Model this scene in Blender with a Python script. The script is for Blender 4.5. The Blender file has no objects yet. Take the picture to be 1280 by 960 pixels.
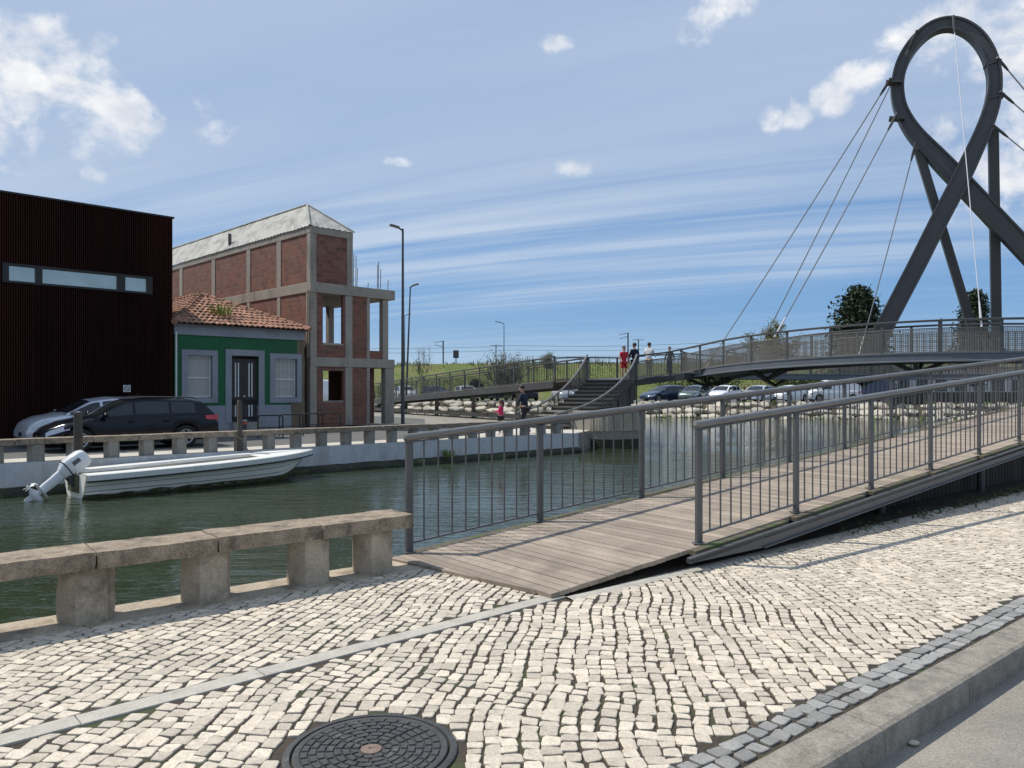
import bpy, math, random
from mathutils import Vector, Matrix, noise
random.seed(7)
R = math.radians
scene = bpy.context.scene
col = scene.collection
EYE = 1.6; F = 960.0; HX = 640.0; HY = 486.0     # the photograph's own geometry (focal length in pixels, horizon row)
def V3(p, z=None): return Vector((p[0], p[1], p[2] if z is None else z))
def P(x, y, d): return Vector(((x-HX)/F*d, d, EYE+(HY-y)/F*d))
def G(x, y, z=0.0):
    d = (EYE-z)*F/(y-HY); return Vector(((x-HX)/F*d, d, z))

# ------------------------------------------------------------------ mesh builder
class MB:
    def __init__(s): s.v = []; s.f = []; s.m = []
    def add(s, vs, fs, m=0):
        o = len(s.v); s.v.extend([tuple(v) for v in vs])
        for f in fs: s.f.append(tuple(i+o for i in f)); s.m.append(m)
    def obox(s, o, a, b, c, m=0):
        o, a, b, c = Vector(o), Vector(a), Vector(b), Vector(c)
        if a.cross(b).dot(c) < 0: a, b = b, a
        s.add([o, o+a, o+a+b, o+b, o+c, o+a+c, o+a+b+c, o+b+c],
              [(3,2,1,0),(4,5,6,7),(0,1,5,4),(1,2,6,5),(2,3,7,6),(3,0,4,7)], m)
    def box(s, c, d, m=0):
        s.obox((c[0]-d[0]/2, c[1]-d[1]/2, c[2]-d[2]/2), (d[0],0,0), (0,d[1],0), (0,0,d[2]), m)
    def beam(s, p0, p1, w, h, up=(0,0,1), m=0):
        p0, p1 = Vector(p0), Vector(p1); t = (p1-p0); up = Vector(up)
        sd = t.cross(up)
        if sd.length < 1e-6: sd = t.cross(Vector((1,0,0)))
        sd.normalize(); u = sd.cross(t).normalized()
        s.obox(p0-sd*w/2-u*h/2, t, sd*w, u*h, m)
    def tube(s, pts, r, n=8, m=0, caps=True):
        pts = [Vector(p) for p in pts]; k = len(pts)
        rr = r if isinstance(r, (list, tuple)) else [r]*k
        T = []
        for i in range(k):
            t = (pts[min(i+1,k-1)]-pts[max(i-1,0)])
            T.append(t.normalized() if t.length > 1e-9 else Vector((0,0,1)))
        a = Vector((0,0,1)) if abs(T[0].z) < .9 else Vector((1,0,0))
        N = (a - T[0]*a.dot(T[0])).normalized()
        vs = []
        for i in range(k):
            N = (N - T[i]*N.dot(T[i]))
            N = N.normalized() if N.length > 1e-6 else T[i].orthogonal().normalized()
            B = T[i].cross(N)
            for j in range(n):
                q = 2*math.pi*j/n
                vs.append(pts[i] + (N*math.cos(q)+B*math.sin(q))*rr[i])
        fs = []
        for i in range(k-1):
            for j in range(n):
                j2 = (j+1) % n
                fs.append((i*n+j, i*n+j2, (i+1)*n+j2, (i+1)*n+j))
        if caps:
            fs.append(tuple(range(n-1,-1,-1))); fs.append(tuple(range((k-1)*n, k*n)))
        s.add(vs, fs, m)
    def prism(s, poly, z0, z1, m=0, zf=None):
        n = len(poly)
        a = sum(poly[i][0]*poly[(i+1)%n][1]-poly[(i+1)%n][0]*poly[i][1] for i in range(n))
        if a < 0: poly = poly[::-1]
        s.add([(p[0],p[1],z0) for p in poly]+[(p[0],p[1],z1) for p in poly],
              [tuple(range(n-1,-1,-1)), tuple(range(n,2*n))]+[(i,(i+1)%n,n+(i+1)%n,n+i) for i in range(n)], m)
    def sweep(s, pts, prof, closed=False, m=0, caps=True):
        """profile of (sideways, up) offsets swept along a path, kept upright; sideways is to the right of travel"""
        pts = [Vector(p) for p in pts]; k = len(pts); n = len(prof)
        vs = []
        for i in range(k):
            if closed: t0, t1 = pts[i]-pts[i-1], pts[(i+1)%k]-pts[i]
            else: t0 = pts[i]-pts[i-1] if i else pts[1]-pts[0]; t1 = pts[i+1]-pts[i] if i < k-1 else t0
            a = Vector((t0.y,-t0.x,0)).normalized(); b = Vector((t1.y,-t1.x,0)).normalized()
            nn = (a+b); nn = nn.normalized() if nn.length > 1e-6 else a
            nn = nn/max(.4, nn.dot(a))
            for q in prof: vs.append(pts[i]+nn*q[0]+Vector((0,0,q[1])))
        fs = []
        for i in range(k if closed else k-1):
            i2 = (i+1) % k
            for j in range(n):
                j2 = (j+1) % n
                fs.append((i*n+j, i*n+j2, i2*n+j2, i2*n+j))
        if caps and not closed:
            fs.append(tuple(range(n-1,-1,-1))); fs.append(tuple(range((k-1)*n, k*n)))
        s.add(vs, fs, m)
    def ball(s, c, r, nu=10, nv=7, m=0, sc=(1,1,1)):
        vs = []; fs = []
        for i in range(nv+1):
            a = math.pi*i/nv
            for j in range(nu):
                b = 2*math.pi*j/nu
                vs.append((c[0]+r*sc[0]*math.sin(a)*math.cos(b), c[1]+r*sc[1]*math.sin(a)*math.sin(b), c[2]+r*sc[2]*math.cos(a)))
        for i in range(nv):
            for j in range(nu):
                fs.append((i*nu+j, (i+1)*nu+j, (i+1)*nu+(j+1)%nu, i*nu+(j+1)%nu))
        s.add(vs, fs, m)
    def lathe(s, c, prof, n=24, m=0):
        """prof: (radius, z) pairs, bottom to top"""
        vs = []; fs = []
        for r_, z in prof:
            for j in range(n):
                a = 2*math.pi*j/n; vs.append((c[0]+r_*math.cos(a), c[1]+r_*math.sin(a), c[2]+z))
        for i in range(len(prof)-1):
            for j in range(n):
                fs.append((i*n+j, i*n+(j+1)%n, (i+1)*n+(j+1)%n, (i+1)*n+j))
        fs.append(tuple(range(n-1,-1,-1))); fs.append(tuple(range((len(prof)-1)*n, len(prof)*n)))
        s.add(vs, fs, m)
    def grid(s, fn, us, vs_, m=0, flip=False):
        nu, nv = len(us), len(vs_)
        vs = [fn(u, v) for u in us for v in vs_]
        fs = []
        for i in range(nu-1):
            for j in range(nv-1):
                q = (i*nv+j, (i+1)*nv+j, (i+1)*nv+j+1, i*nv+j+1)
                fs.append(q[::-1] if flip else q)
        s.add(vs, fs, m)
    def build(s, name, mats, parent=None, smooth=False, bevel=0, local=False, angle=35):
        me = bpy.data.meshes.new(name)
        off = Vector((0,0,0))
        if parent is not None and not local:
            q = parent
            while q is not None: off = off + q.location; q = q.parent
        me.from_pydata([(v[0]-off.x, v[1]-off.y, v[2]-off.z) for v in s.v], [], s.f)
        mats = mats if isinstance(mats, (list, tuple)) else [mats]
        for q in mats: me.materials.append(q)
        if len(mats) > 1: me.polygons.foreach_set('material_index', s.m)
        if smooth:
            me.polygons.foreach_set('use_smooth', [True]*len(me.polygons))
            me.set_sharp_from_angle(angle=R(angle))
        me.update()
        o = bpy.data.objects.new(name, me); col.objects.link(o)
        if parent is not None: o.parent = parent
        if bevel:
            b = o.modifiers.new('edge', 'BEVEL'); b.width = bevel; b.segments = 2; b.limit_method = 'ANGLE'; b.angle_limit = R(40)
        return o
def tag(o, label=None, cat=None, group=None, kind=None):
    if label: o['label'] = label
    if cat: o['category'] = cat
    if group: o['group'] = group
    if kind: o['kind'] = kind
    return o
def thing(name, label, cat, loc=(0,0,0), rz=0, group=None):
    o = bpy.data.objects.new(name, None); col.objects.link(o)
    o.location = loc; o.rotation_euler = (0,0,rz); o.empty_display_size = .2
    return tag(o, label, cat, group)
KIDS = {}
def copy_tree(o, loc=None, rz=None, label=None, group=None, parent=None, swap=None):
    c = o.copy(); col.objects.link(c)
    if parent is not None: c.parent = parent
    if loc is not None: c.location = loc
    if rz is not None: c.rotation_euler = (0,0,rz)
    if label: c['label'] = label
    if group: c['group'] = group
    if swap and c.type == 'MESH':
        for i, ms in enumerate(o.material_slots):
            if ms.material in swap:
                c.material_slots[i].link = 'OBJECT'; c.material_slots[i].material = swap[ms.material]
    for ch in [x for x in bpy.data.objects if x.parent == o]: copy_tree(ch, parent=c, swap=swap)
    return c

# ------------------------------------------------------------------ materials
class NT:
    def __init__(s, nt): s.nt = nt
    def n(s, typ, **kw):
        q = s.nt.nodes.new(typ)
        for k, v in kw.items(): setattr(q, k, v)
        return q
    def l(s, a, b): s.nt.links.new(a, b)
    def val(s, sock, v):
        if hasattr(v, 'is_output') or isinstance(v, bpy.types.NodeSocket): s.l(v, sock)
        else: sock.default_value = v
    def math(s, op, a, b=0.0, c=None, clamp=False):
        q = s.n('ShaderNodeMath', operation=op, use_clamp=clamp); s.val(q.inputs[0], a); s.val(q.inputs[1], b)
        if c is not None: s.val(q.inputs[2], c)
        return q.outputs[0]
    def mix(s, f, a, b, mode='MIX'):
        q = s.n('ShaderNodeMix', data_type='RGBA', blend_type=mode)
        s.val(q.inputs[0], f); s.val(q.inputs[6], a if not isinstance(a, tuple) else (*a[:3],1)); s.val(q.inputs[7], b if not isinstance(b, tuple) else (*b[:3],1))
        return q.outputs[2]
    def noise(s, vec, scale, detail=4, rough=.55, dist=0.0):
        q = s.n('ShaderNodeTexNoise'); s.l(vec, q.inputs['Vector']); q.inputs['Scale'].default_value = scale
        q.inputs['Detail'].default_value = detail; q.inputs['Roughness'].default_value = rough; q.inputs['Distortion'].default_value = dist
        return q.outputs['Fac']
    def ramp(s, f, lo, hi, a=0.0, b=1.0):
        q = s.n('ShaderNodeMapRange', clamp=True); s.val(q.inputs[0], f)
        q.inputs[1].default_value = lo; q.inputs[2].default_value = hi; q.inputs[3].default_value = a; q.inputs[4].default_value = b
        return q.outputs[0]
    def smooth(s, f, lo, hi):
        q = s.n('ShaderNodeMapRange', clamp=True, interpolation_type='SMOOTHSTEP'); s.val(q.inputs[0], f)
        q.inputs[1].default_value = lo; q.inputs[2].default_value = hi
        return q.outputs[0]
    def coord(s, scale=(1,1,1), rot=(0,0,0), kind='Object'):
        t = s.n('ShaderNodeTexCoord'); q = s.n('ShaderNodeMapping'); s.l(t.outputs[kind], q.inputs[0])
        q.inputs['Scale'].default_value = scale; q.inputs['Rotation'].default_value = rot
        return q.outputs[0]
    def wpos(s, scale=(1,1,1), rot=(0,0,0)):
        t = s.n('ShaderNodeNewGeometry'); q = s.n('ShaderNodeMapping'); s.l(t.outputs['Position'], q.inputs[0])
        q.inputs['Scale'].default_value = scale; q.inputs['Rotation'].default_value = rot
        return q.outputs[0]
def newmat(name):
    m = bpy.data.materials.new(name); m.use_nodes = True
    nt = NT(m.node_tree); b = m.node_tree.nodes['Principled BSDF']
    return m, nt, b
def c3(c, k=1.0): return tuple(min(1, x*k) for x in c[:3])
def surf(name, c, rough=.6, var=.25, sc=3.0, fine=40.0, bump=.3, bdist=.004, metal=0.0, stain=None, stain_sc=1.2, stain_lo=.5, stain_hi=.7,
         island=0.0, coat=0.0, spec=.5, stretch=(1,1,1)):
    """a painted, stone, timber or metal surface: base colour broken by two noises, optional stains, optional tone per piece"""
    m, t, b = newmat(name)
    co = t.coord(stretch)
    n1 = t.noise(co, sc, 5, .6); n2 = t.noise(co, fine, 3, .6)
    f = t.math('ADD', t.math('MULTIPLY', t.ramp(n1,.34,.66), .5), t.math('MULTIPLY', t.ramp(n2,.37,.63), .5))
    cc = t.mix(f, c3(c, 1-var), c3(c, 1+var))
    if island:
        g = t.n('ShaderNodeNewGeometry'); k = t.ramp(g.outputs['Random Per Island'], 0, 1, 1-island, 1+island)
        q = t.n('ShaderNodeMix', data_type='RGBA', blend_type='MULTIPLY'); q.inputs[0].default_value = 1
        t.l(cc, q.inputs[6]); t.l(k, q.inputs[7]); cc = q.outputs[2]
    if stain:
        n3 = t.noise(co, stain_sc, 6, .65)
        cc = t.mix(t.ramp(n3, stain_lo, stain_hi), cc, stain)
    t.l(cc, b.inputs['Base Color'])
    b.inputs['Roughness'].default_value = rough; b.inputs['Metallic'].default_value = metal
    b.inputs['Coat Weight'].default_value = coat; b.inputs['Coat Roughness'].default_value = .06
    b.inputs['Specular IOR Level'].default_value = spec
    if bump:
        bp = t.n('ShaderNodeBump'); bp.inputs['Strength'].default_value = bump; bp.inputs['Distance'].default_value = bdist
        t.l(t.math('ADD', n2, t.math('MULTIPLY', n1, .6)), bp.inputs['Height']); t.l(bp.outputs[0], b.inputs['Normal'])
    return m
def glassy(name, c=(.02,.025,.03), rough=.04, spec=.6):
    m, t, b = newmat(name)
    co = t.coord(); n1 = t.noise(co, 2.2, 3)
    t.l(t.mix(t.ramp(n1,.35,.65), c3(c,.7), c3(c,1.4)), b.inputs['Base Color'])
    b.inputs['Roughness'].default_value = rough; b.inputs['Specular IOR Level'].default_value = spec
    bp = t.n('ShaderNodeBump'); bp.inputs['Strength'].default_value = .03; t.l(n1, bp.inputs['Height']); t.l(bp.outputs[0], b.inputs['Normal'])
    return m
M = {}
M['concrete'] = surf('weathered_concrete', (.40,.335,.25), .85, .28, 4, 60, .6, .006, stain=(.13,.10,.07), stain_sc=3.5, stain_lo=.48, stain_hi=.72)
M['concrete_far'] = surf('grey_concrete', (.26,.245,.21), .85, .25, 2, 30, .4, .006, stain=(.12,.11,.085), stain_sc=1.8, stain_lo=.52, stain_hi=.75)
M['coping'] = surf('lichen_coping', (.27,.215,.155), .9, .5, 9, 75, .9, .006, stain=(.10,.082,.058), stain_sc=6, stain_lo=.5, stain_hi=.68)
M['frame_concrete'] = surf('raw_concrete', (.31,.275,.225), .9, .2, 1.2, 18, .4, .01, stain=(.16,.15,.13), stain_sc=.9, stain_lo=.52, stain_hi=.72, stretch=(1,1,.35))
M['dark_stone'] = surf('dark_stone', (.10,.095,.085), .9, .25, 2, 30, .4, .006)
M['steel'] = surf('grey_painted_steel', (.088,.090,.092), .45, .2, 3, 50, .1, .002, spec=.5, stain=(.085,.07,.055), stain_sc=3.2, stain_lo=.56, stain_hi=.78)
M['steel_dark'] = surf('dark_painted_steel', (.060,.061,.063), .5, .2, 1.2, 30, .1, .002, stain=(.085,.082,.078), stain_sc=.9, stain_lo=.52, stain_hi=.75, stretch=(1,1,.4))
M['steel_light'] = surf('galvanised_steel', (.42,.43,.44), .35, .12, 6, 60, .08, .002, metal=.7)
M['handrail'] = surf('worn_handrail', (.20,.19,.175), .38, .22, 4, 60, .1, .002, metal=.3)
M['bridge_beam'] = surf('blue_grey_beam', (.12,.135,.155), .45, .15, 1.5, 20, .1, .003)
M['mesh_wire'] = surf('steel_wire', (.22,.205,.18), .55, .1, 3, 20, 0, metal=.2)
M['cable'] = surf('cable_steel', (.34,.35,.36), .35, .1, 3, 20, 0, metal=.5)
M['cable_white'] = surf('pale_cable', (.75,.76,.77), .35, .05, 3, 20, 0)
M['deck'] = surf('bridge_boards', (.30,.245,.19), .75, .22, 3, 70, .6, .004, island=.22, stain=(.17,.138,.105), stain_sc=2.4, stain_lo=.5, stain_hi=.78)
M['moss_edge'] = surf('mossy_edge', (.10,.085,.055), .9, .4, 6, 40, .8, .01, stain=(.07,.10,.03), stain_sc=4, stain_lo=.5, stain_hi=.6)
M['dark_timber'] = surf('dark_timber', (.05,.042,.035), .85, .3, 3, 40, .5, .005, island=.3)
M['timber_wall'] = surf('grey_timber_boards', (.40,.345,.26), .85, .24, 1.5, 25, .5, .006, island=.22, stretch=(1,1,.25))
M['sett'] = surf('limestone_setts', (.54,.475,.38), .8, .24, 30, 90, .9, .004, island=.2, stain=(.36,.31,.235), stain_sc=6, stain_lo=.55, stain_hi=.8)
M['dark_sett'] = surf('granite_setts', (.25,.245,.23), .8, .26, 9, 80, .6, .003, island=.25)
M['joint'] = surf('joint_sand', (.050,.038,.026), .95, .4, 5, 60, .8, .006, stain=(.05,.06,.022), stain_sc=2.2, stain_lo=.52, stain_hi=.6)
M['strip'] = surf('pale_stone_strip', (.40,.375,.32), .85, .2, 6, 80, .4, .002, island=.08, stain=(.27,.26,.23), stain_sc=4, stain_lo=.55, stain_hi=.75)
M['kerb'] = surf('granite_kerb', (.235,.21,.172), .85, .42, 9, 85, .5, .002, island=.06, stain=(.15,.14,.12), stain_sc=3, stain_lo=.55, stain_hi=.75)
M['asphalt'] = surf('old_asphalt', (.25,.228,.192), .9, .42, 2, 75, .9, .004, stain=(.2,.18,.155), stain_sc=1.4, stain_lo=.52, stain_hi=.7)
M['asphalt_far'] = surf('quayside_asphalt', (.11,.108,.10), .9, .2, .4, 12, .4, .004)
M['paving_far'] = surf('pale_paving', (.48,.45,.39), .85, .18, 1.5, 16, .4, .004)
M['iron'] = surf('cast_iron', (.062,.060,.058), .55, .35, 10, 90, .4, .002, metal=.2, stain=(.13,.125,.115), stain_sc=14, stain_lo=.56, stain_hi=.7)
M['rust'] = surf('rusty_iron', (.19,.135,.105), .7, .3, 20, 100, .4, .002)
M['soil'] = surf('damp_soil', (.045,.036,.026), .95, .4, 3, 30, .9, .02)
M['earth'] = surf('bare_ground', (.20,.18,.14), .95, .25, .1, 3, .3, .02)
M['white_wall'] = surf('whitewashed_quay', (.50,.51,.51), .85, .12, 1, 14, .4, .006, stain=(.27,.275,.26), stain_sc=1.0, stain_lo=.52, stain_hi=.72, stretch=(1,1,.4))
M['algae'] = surf('algae_stone', (.028,.030,.016), .8, .6, 2, 14, 1, .03, stain=(.07,.085,.02), stain_sc=3, stain_lo=.55, stain_hi=.66)
M['rock'] = surf('pale_rock', (.47,.425,.345), .9, .22, 1.2, 9, .9, .05, island=.24, stain=(.24,.21,.17), stain_sc=1.4, stain_lo=.52, stain_hi=.7)
M['rock_gap'] = surf('bank_soil', (.07,.06,.04), .95, .4, 2, 9, .6, .03)
M['corten'] = surf('weathering_steel', (.019,.0075,.0065), .8, .35, .6, 9, .15, .004, stain=(.046,.014,.010), stain_sc=.45, stain_lo=.46, stain_hi=.68, stretch=(1,1,.10), spec=.08)
M['black'] = surf('black_paint', (.012,.012,.013), .5, .2, 4, 30, 0)
M['rubber'] = surf('tyre_rubber', (.016,.016,.016), .8, .2, 6, 40, .2)
M['green_wall'] = surf('green_render', (.012,.108,.040), .8, .22, 1.4, 12, .3, .006, stain=(.022,.075,.045), stain_sc=1.1, stain_lo=.5, stain_hi=.75)
M['grey_render'] = surf('grey_render', (.25,.265,.29), .85, .12, 1.5, 16, .3, .005, stain=(.18,.19,.2), stain_sc=1.3, stain_lo=.55, stain_hi=.75)
M['bare_render'] = surf('bare_render', (.16,.125,.08), .95, .35, 1.5, 14, .8, .02)
M['old_door'] = surf('dark_door_wood', (.032,.027,.027), .6, .3, 3, 40, .3, .003)
M['white_paint'] = surf('old_white_paint', (.62,.62,.60), .5, .1, 5, 40, .1, .002)
M['curtain'] = surf('curtain_behind_glass', (.36,.35,.32), .35, .16, 3, 10, 0, stretch=(5,5,.4), spec=.6)
M['glass'] = glassy('window_glass', (.016,.020,.022), .03, .6)
m_, t_, b_ = newmat('mirror_glass'); t_.l(t_.mix(t_.ramp(t_.noise(t_.coord(),1.5,3),.3,.7),(.50,.45,.36),(.62,.56,.46)), b_.inputs['Base Color']); b_.inputs['Metallic'].default_value = .85; b_.inputs['Roughness'].default_value = .07; M['mirror_glass'] = m_  # warm tint stands in for beige roofs reflected in the panes
M['tile'] = surf('clay_tiles', (.32,.165,.105), .9, .25, 2.2, 20, .5, .008, island=.28, stain=(.10,.075,.055), stain_sc=2.6, stain_lo=.50, stain_hi=.70)
M['sheet_roof'] = surf('fibre_roof', (.42,.41,.37), .9, .14, .8, 9, .5, .02, stain=(.24,.235,.215), stain_sc=2.0, stain_lo=.46, stain_hi=.66, stretch=(1,.35,1))
M['rebar'] = surf('rebar', (.12,.09,.075), .7, .2, 4, 20, 0)
M['boat'] = surf('white_hull', (.82,.80,.71), .45, .1, 2.5, 22, .1, .003, stain=(.40,.40,.34), stain_sc=2.6, stain_lo=.60, stain_hi=.82, stretch=(.4,1,1))
M['boat_top'] = surf('white_gunwale', (.70,.70,.66), .5, .08, 3, 20, .1, .003, stain=(.5,.5,.46), stain_sc=3, stain_lo=.58, stain_hi=.75)
M['boat_dirt'] = surf('fouled_hull', (.10,.10,.05), .8, .5, 5, 30, .6, .01)
M['motor'] = surf('motor_cowl', (.68,.69,.69), .3, .06, 4, 20, .05, .002, coat=.3)
M['wood_pile'] = surf('mooring_timber', (.07,.058,.046), .9, .35, 4, 40, .6, .008, stretch=(1,1,.2))
M['grass'] = surf('grass_bank', (.105,.140,.026), .95, .45, .35, 3.5, .8, .1, stain=(.15,.13,.055), stain_sc=.35, stain_lo=.46, stain_hi=.64)
M['leaf'] = surf('leaf', (.095,.12,.04), .7, .35, 2, 9, 0, island=.35)
M['leaf_dark'] = surf('cypress_leaf', (.026,.044,.016), .8, .5, 1, 6, 0, island=.45)
M['leaf_light'] = surf('fresh_leaf', (.16,.22,.035), .7, .3, 2, 9, 0, island=.3)
M['bark'] = surf('bark', (.09,.07,.052), .9, .3, 3, 25, .6, .01)
M['twig'] = surf('twigs', (.16,.135,.11), .9, .3, 3, 25, 0, island=.2)
M['dry_grass'] = surf('dry_grass', (.20,.19,.08), .9, .3, 2, 9, 0, island=.35)
M['light_wall'] = surf('pale_building', (.55,.55,.53), .8, .1, .6, 8, .2, .01)
M['blue_wall'] = surf('blue_panel', (.05,.11,.28), .6, .15, .6, 8, .1, .01)
M['red_lamp'] = surf('tail_lamp', (.42,.015,.02), .2, .1, 5, 20, 0, coat=.5)
M['clear_lamp'] = surf('headlamp', (.45,.47,.50), .1, .08, 6, 20, 0, coat=.6, metal=.5)
M['rim'] = surf('alloy', (.55,.56,.57), .3, .1, 8, 40, 0, metal=.8)
M['car_silver'] = surf('silver_paint', (.60,.62,.66), .3, .04, 2, 30, 0, metal=.35, coat=.7)
M['car_black'] = surf('blue_black_paint', (.004,.005,.009), .22, .06, 2, 30, 0, coat=.22, spec=.25)
M['car_white'] = surf('white_paint_car', (.72,.73,.74), .3, .04, 2, 30, 0, coat=.6)
M['car_grey'] = surf('grey_paint_car', (.11,.12,.13), .3, .05, 2, 30, 0, metal=.5, coat=.6)
M['car_green'] = surf('grey_green_paint', (.09,.12,.115), .3, .05, 2, 30, 0, metal=.5, coat=.6)
M['car_blue'] = surf('dark_blue_paint', (.02,.035,.075), .3, .05, 2, 30, 0, metal=.4, coat=.6)
M['plastic'] = surf('black_plastic', (.02,.02,.022), .55, .2, 5, 40, .05)
M['orange'] = surf('orange_band', (.60,.10,.03), .5, .1, 5, 20, 0)
M['skin'] = surf('skin', (.42,.26,.19), .55, .08, 6, 40, 0)
M['hair'] = surf('dark_hair', (.018,.013,.010), .6, .3, 20, 90, .3)
M['hair_brown'] = surf('brown_hair', (.07,.035,.02), .6, .3, 20, 90, .3)
for nm, c in dict(pink=(.62,.03,.13), red=(.48,.02,.03), navy=(.012,.016,.035), white_cloth=(.72,.72,.72), grey_cloth=(.10,.10,.11), dark_cloth=(.018,.018,.022), denim=(.05,.07,.12), khaki=(.30,.26,.19)).items():
    M[nm] = surf('cloth_'+nm, c, .85, .2, 8, 50, .2, .003)

def brick_mat():
    m, t, b = newmat('hollow_clay_block')
    tc = t.n('ShaderNodeTexCoord'); sp = t.n('ShaderNodeSeparateXYZ'); t.l(tc.outputs['Object'], sp.inputs[0])
    ab = t.math('ADD', t.math('MULTIPLY', sp.outputs[0], .7071), t.math('MULTIPLY', sp.outputs[1], -.7071))
    ab2 = t.math('ADD', t.math('MULTIPLY', sp.outputs[0], .7071), t.math('MULTIPLY', sp.outputs[1], .7071))
    cb = t.n('ShaderNodeCombineXYZ'); t.l(t.math('ADD', ab, ab2), cb.inputs[0]); t.l(sp.outputs[2], cb.inputs[1])
    br = t.n('ShaderNodeTexBrick'); t.l(cb.outputs[0], br.inputs['Vector'])
    br.inputs['Scale'].default_value = 1; br.inputs['Brick Width'].default_value = .31; br.inputs['Row Height'].default_value = .205
    br.inputs['Mortar Size'].default_value = .011; br.inputs['Mortar Smooth'].default_value = .3; br.inputs['Bias'].default_value = -.1
    br.inputs['Color1'].default_value = (.25,.098,.062,1); br.inputs['Color2'].default_value = (.13,.055,.040,1); br.inputs['Mortar'].default_value = (.20,.155,.125,1)
    co = t.coord(); n = t.noise(co, 1.1, 6, .65); n2 = t.noise(co, 16, 3)
    c = t.mix(t.ramp(n,.48,.75,0,.38), br.outputs['Color'], (.25,.19,.145))
    c = t.mix(t.ramp(n2,.3,.7,0,.35), c, (.09,.045,.035))
    t.l(c, b.inputs['Base Color']); b.inputs['Roughness'].default_value = .9
    bp = t.n('ShaderNodeBump'); bp.inputs['Strength'].default_value = .6; bp.inputs['Distance'].default_value = .012
    t.l(t.math('ADD', t.math('MULTIPLY', br.outputs['Fac'], -.8), n2), bp.inputs['Height']); t.l(bp.outputs[0], b.inputs['Normal'])
    return m
M['brick'] = brick_mat()
def water_mat():
    m, t, b = newmat('canal_water')
    co = t.wpos((1,1,1), (0,0,R(-12)))
    a = t.wpos((.55,1.9,1), (0,0,R(-8)))
    w1 = t.noise(a, 1.6, 4, .55, .4); w2 = t.noise(a, 5.5, 3, .55, .3); big = t.noise(co, .21, 4)
    n3 = t.noise(co, .5, 3)
    t.l(t.mix(t.ramp(n3,.3,.7), (.024,.036,.018), (.036,.050,.026)), b.inputs['Base Color'])
    b.inputs['Roughness'].default_value = .035; b.inputs['IOR'].default_value = 1.38; b.inputs['Specular IOR Level'].default_value = .65
    h = t.math('ADD', t.math('MULTIPLY', w1, .7), t.math('MULTIPLY', w2, .22))
    bp = t.n('ShaderNodeBump'); bp.inputs['Distance'].default_value = .085
    t.l(t.ramp(big,.38,.62,.22,1.0), bp.inputs['Strength']); t.l(h, bp.inputs['Height']); t.l(bp.outputs[0], b.inputs['Normal'])
    return m
M['water'] = water_mat()

# ------------------------------------------------------------------ camera, sun, sky
cam = bpy.data.cameras.new('camera'); camo = bpy.data.objects.new('camera', cam); col.objects.link(camo)
camo.location = (0,0,EYE); camo.rotation_euler = (R(90),0,0)
cam.sensor_width = 36; cam.lens = F/1280*36; cam.shift_y = 6/1280; cam.clip_start = .1; cam.clip_end = 6000
scene.camera = camo
SUN_EL = 57.0; sh = Vector((-.957,.29,0)).normalized()
S = Vector((sh.x*math.cos(R(SUN_EL)), sh.y*math.cos(R(SUN_EL)), math.sin(R(SUN_EL))))
sun = bpy.data.lights.new('sun', 'SUN'); suno = bpy.data.objects.new('sun', sun); col.objects.link(suno)
sun.energy = 4.2; sun.angle = R(.5); sun.color = (1,.945,.86)
suno.rotation_euler = S.to_track_quat('Z','Y').to_euler(); suno.location = (-20,8,40)
world = bpy.data.worlds.new('World'); scene.world = world; world.use_nodes = True
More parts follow.
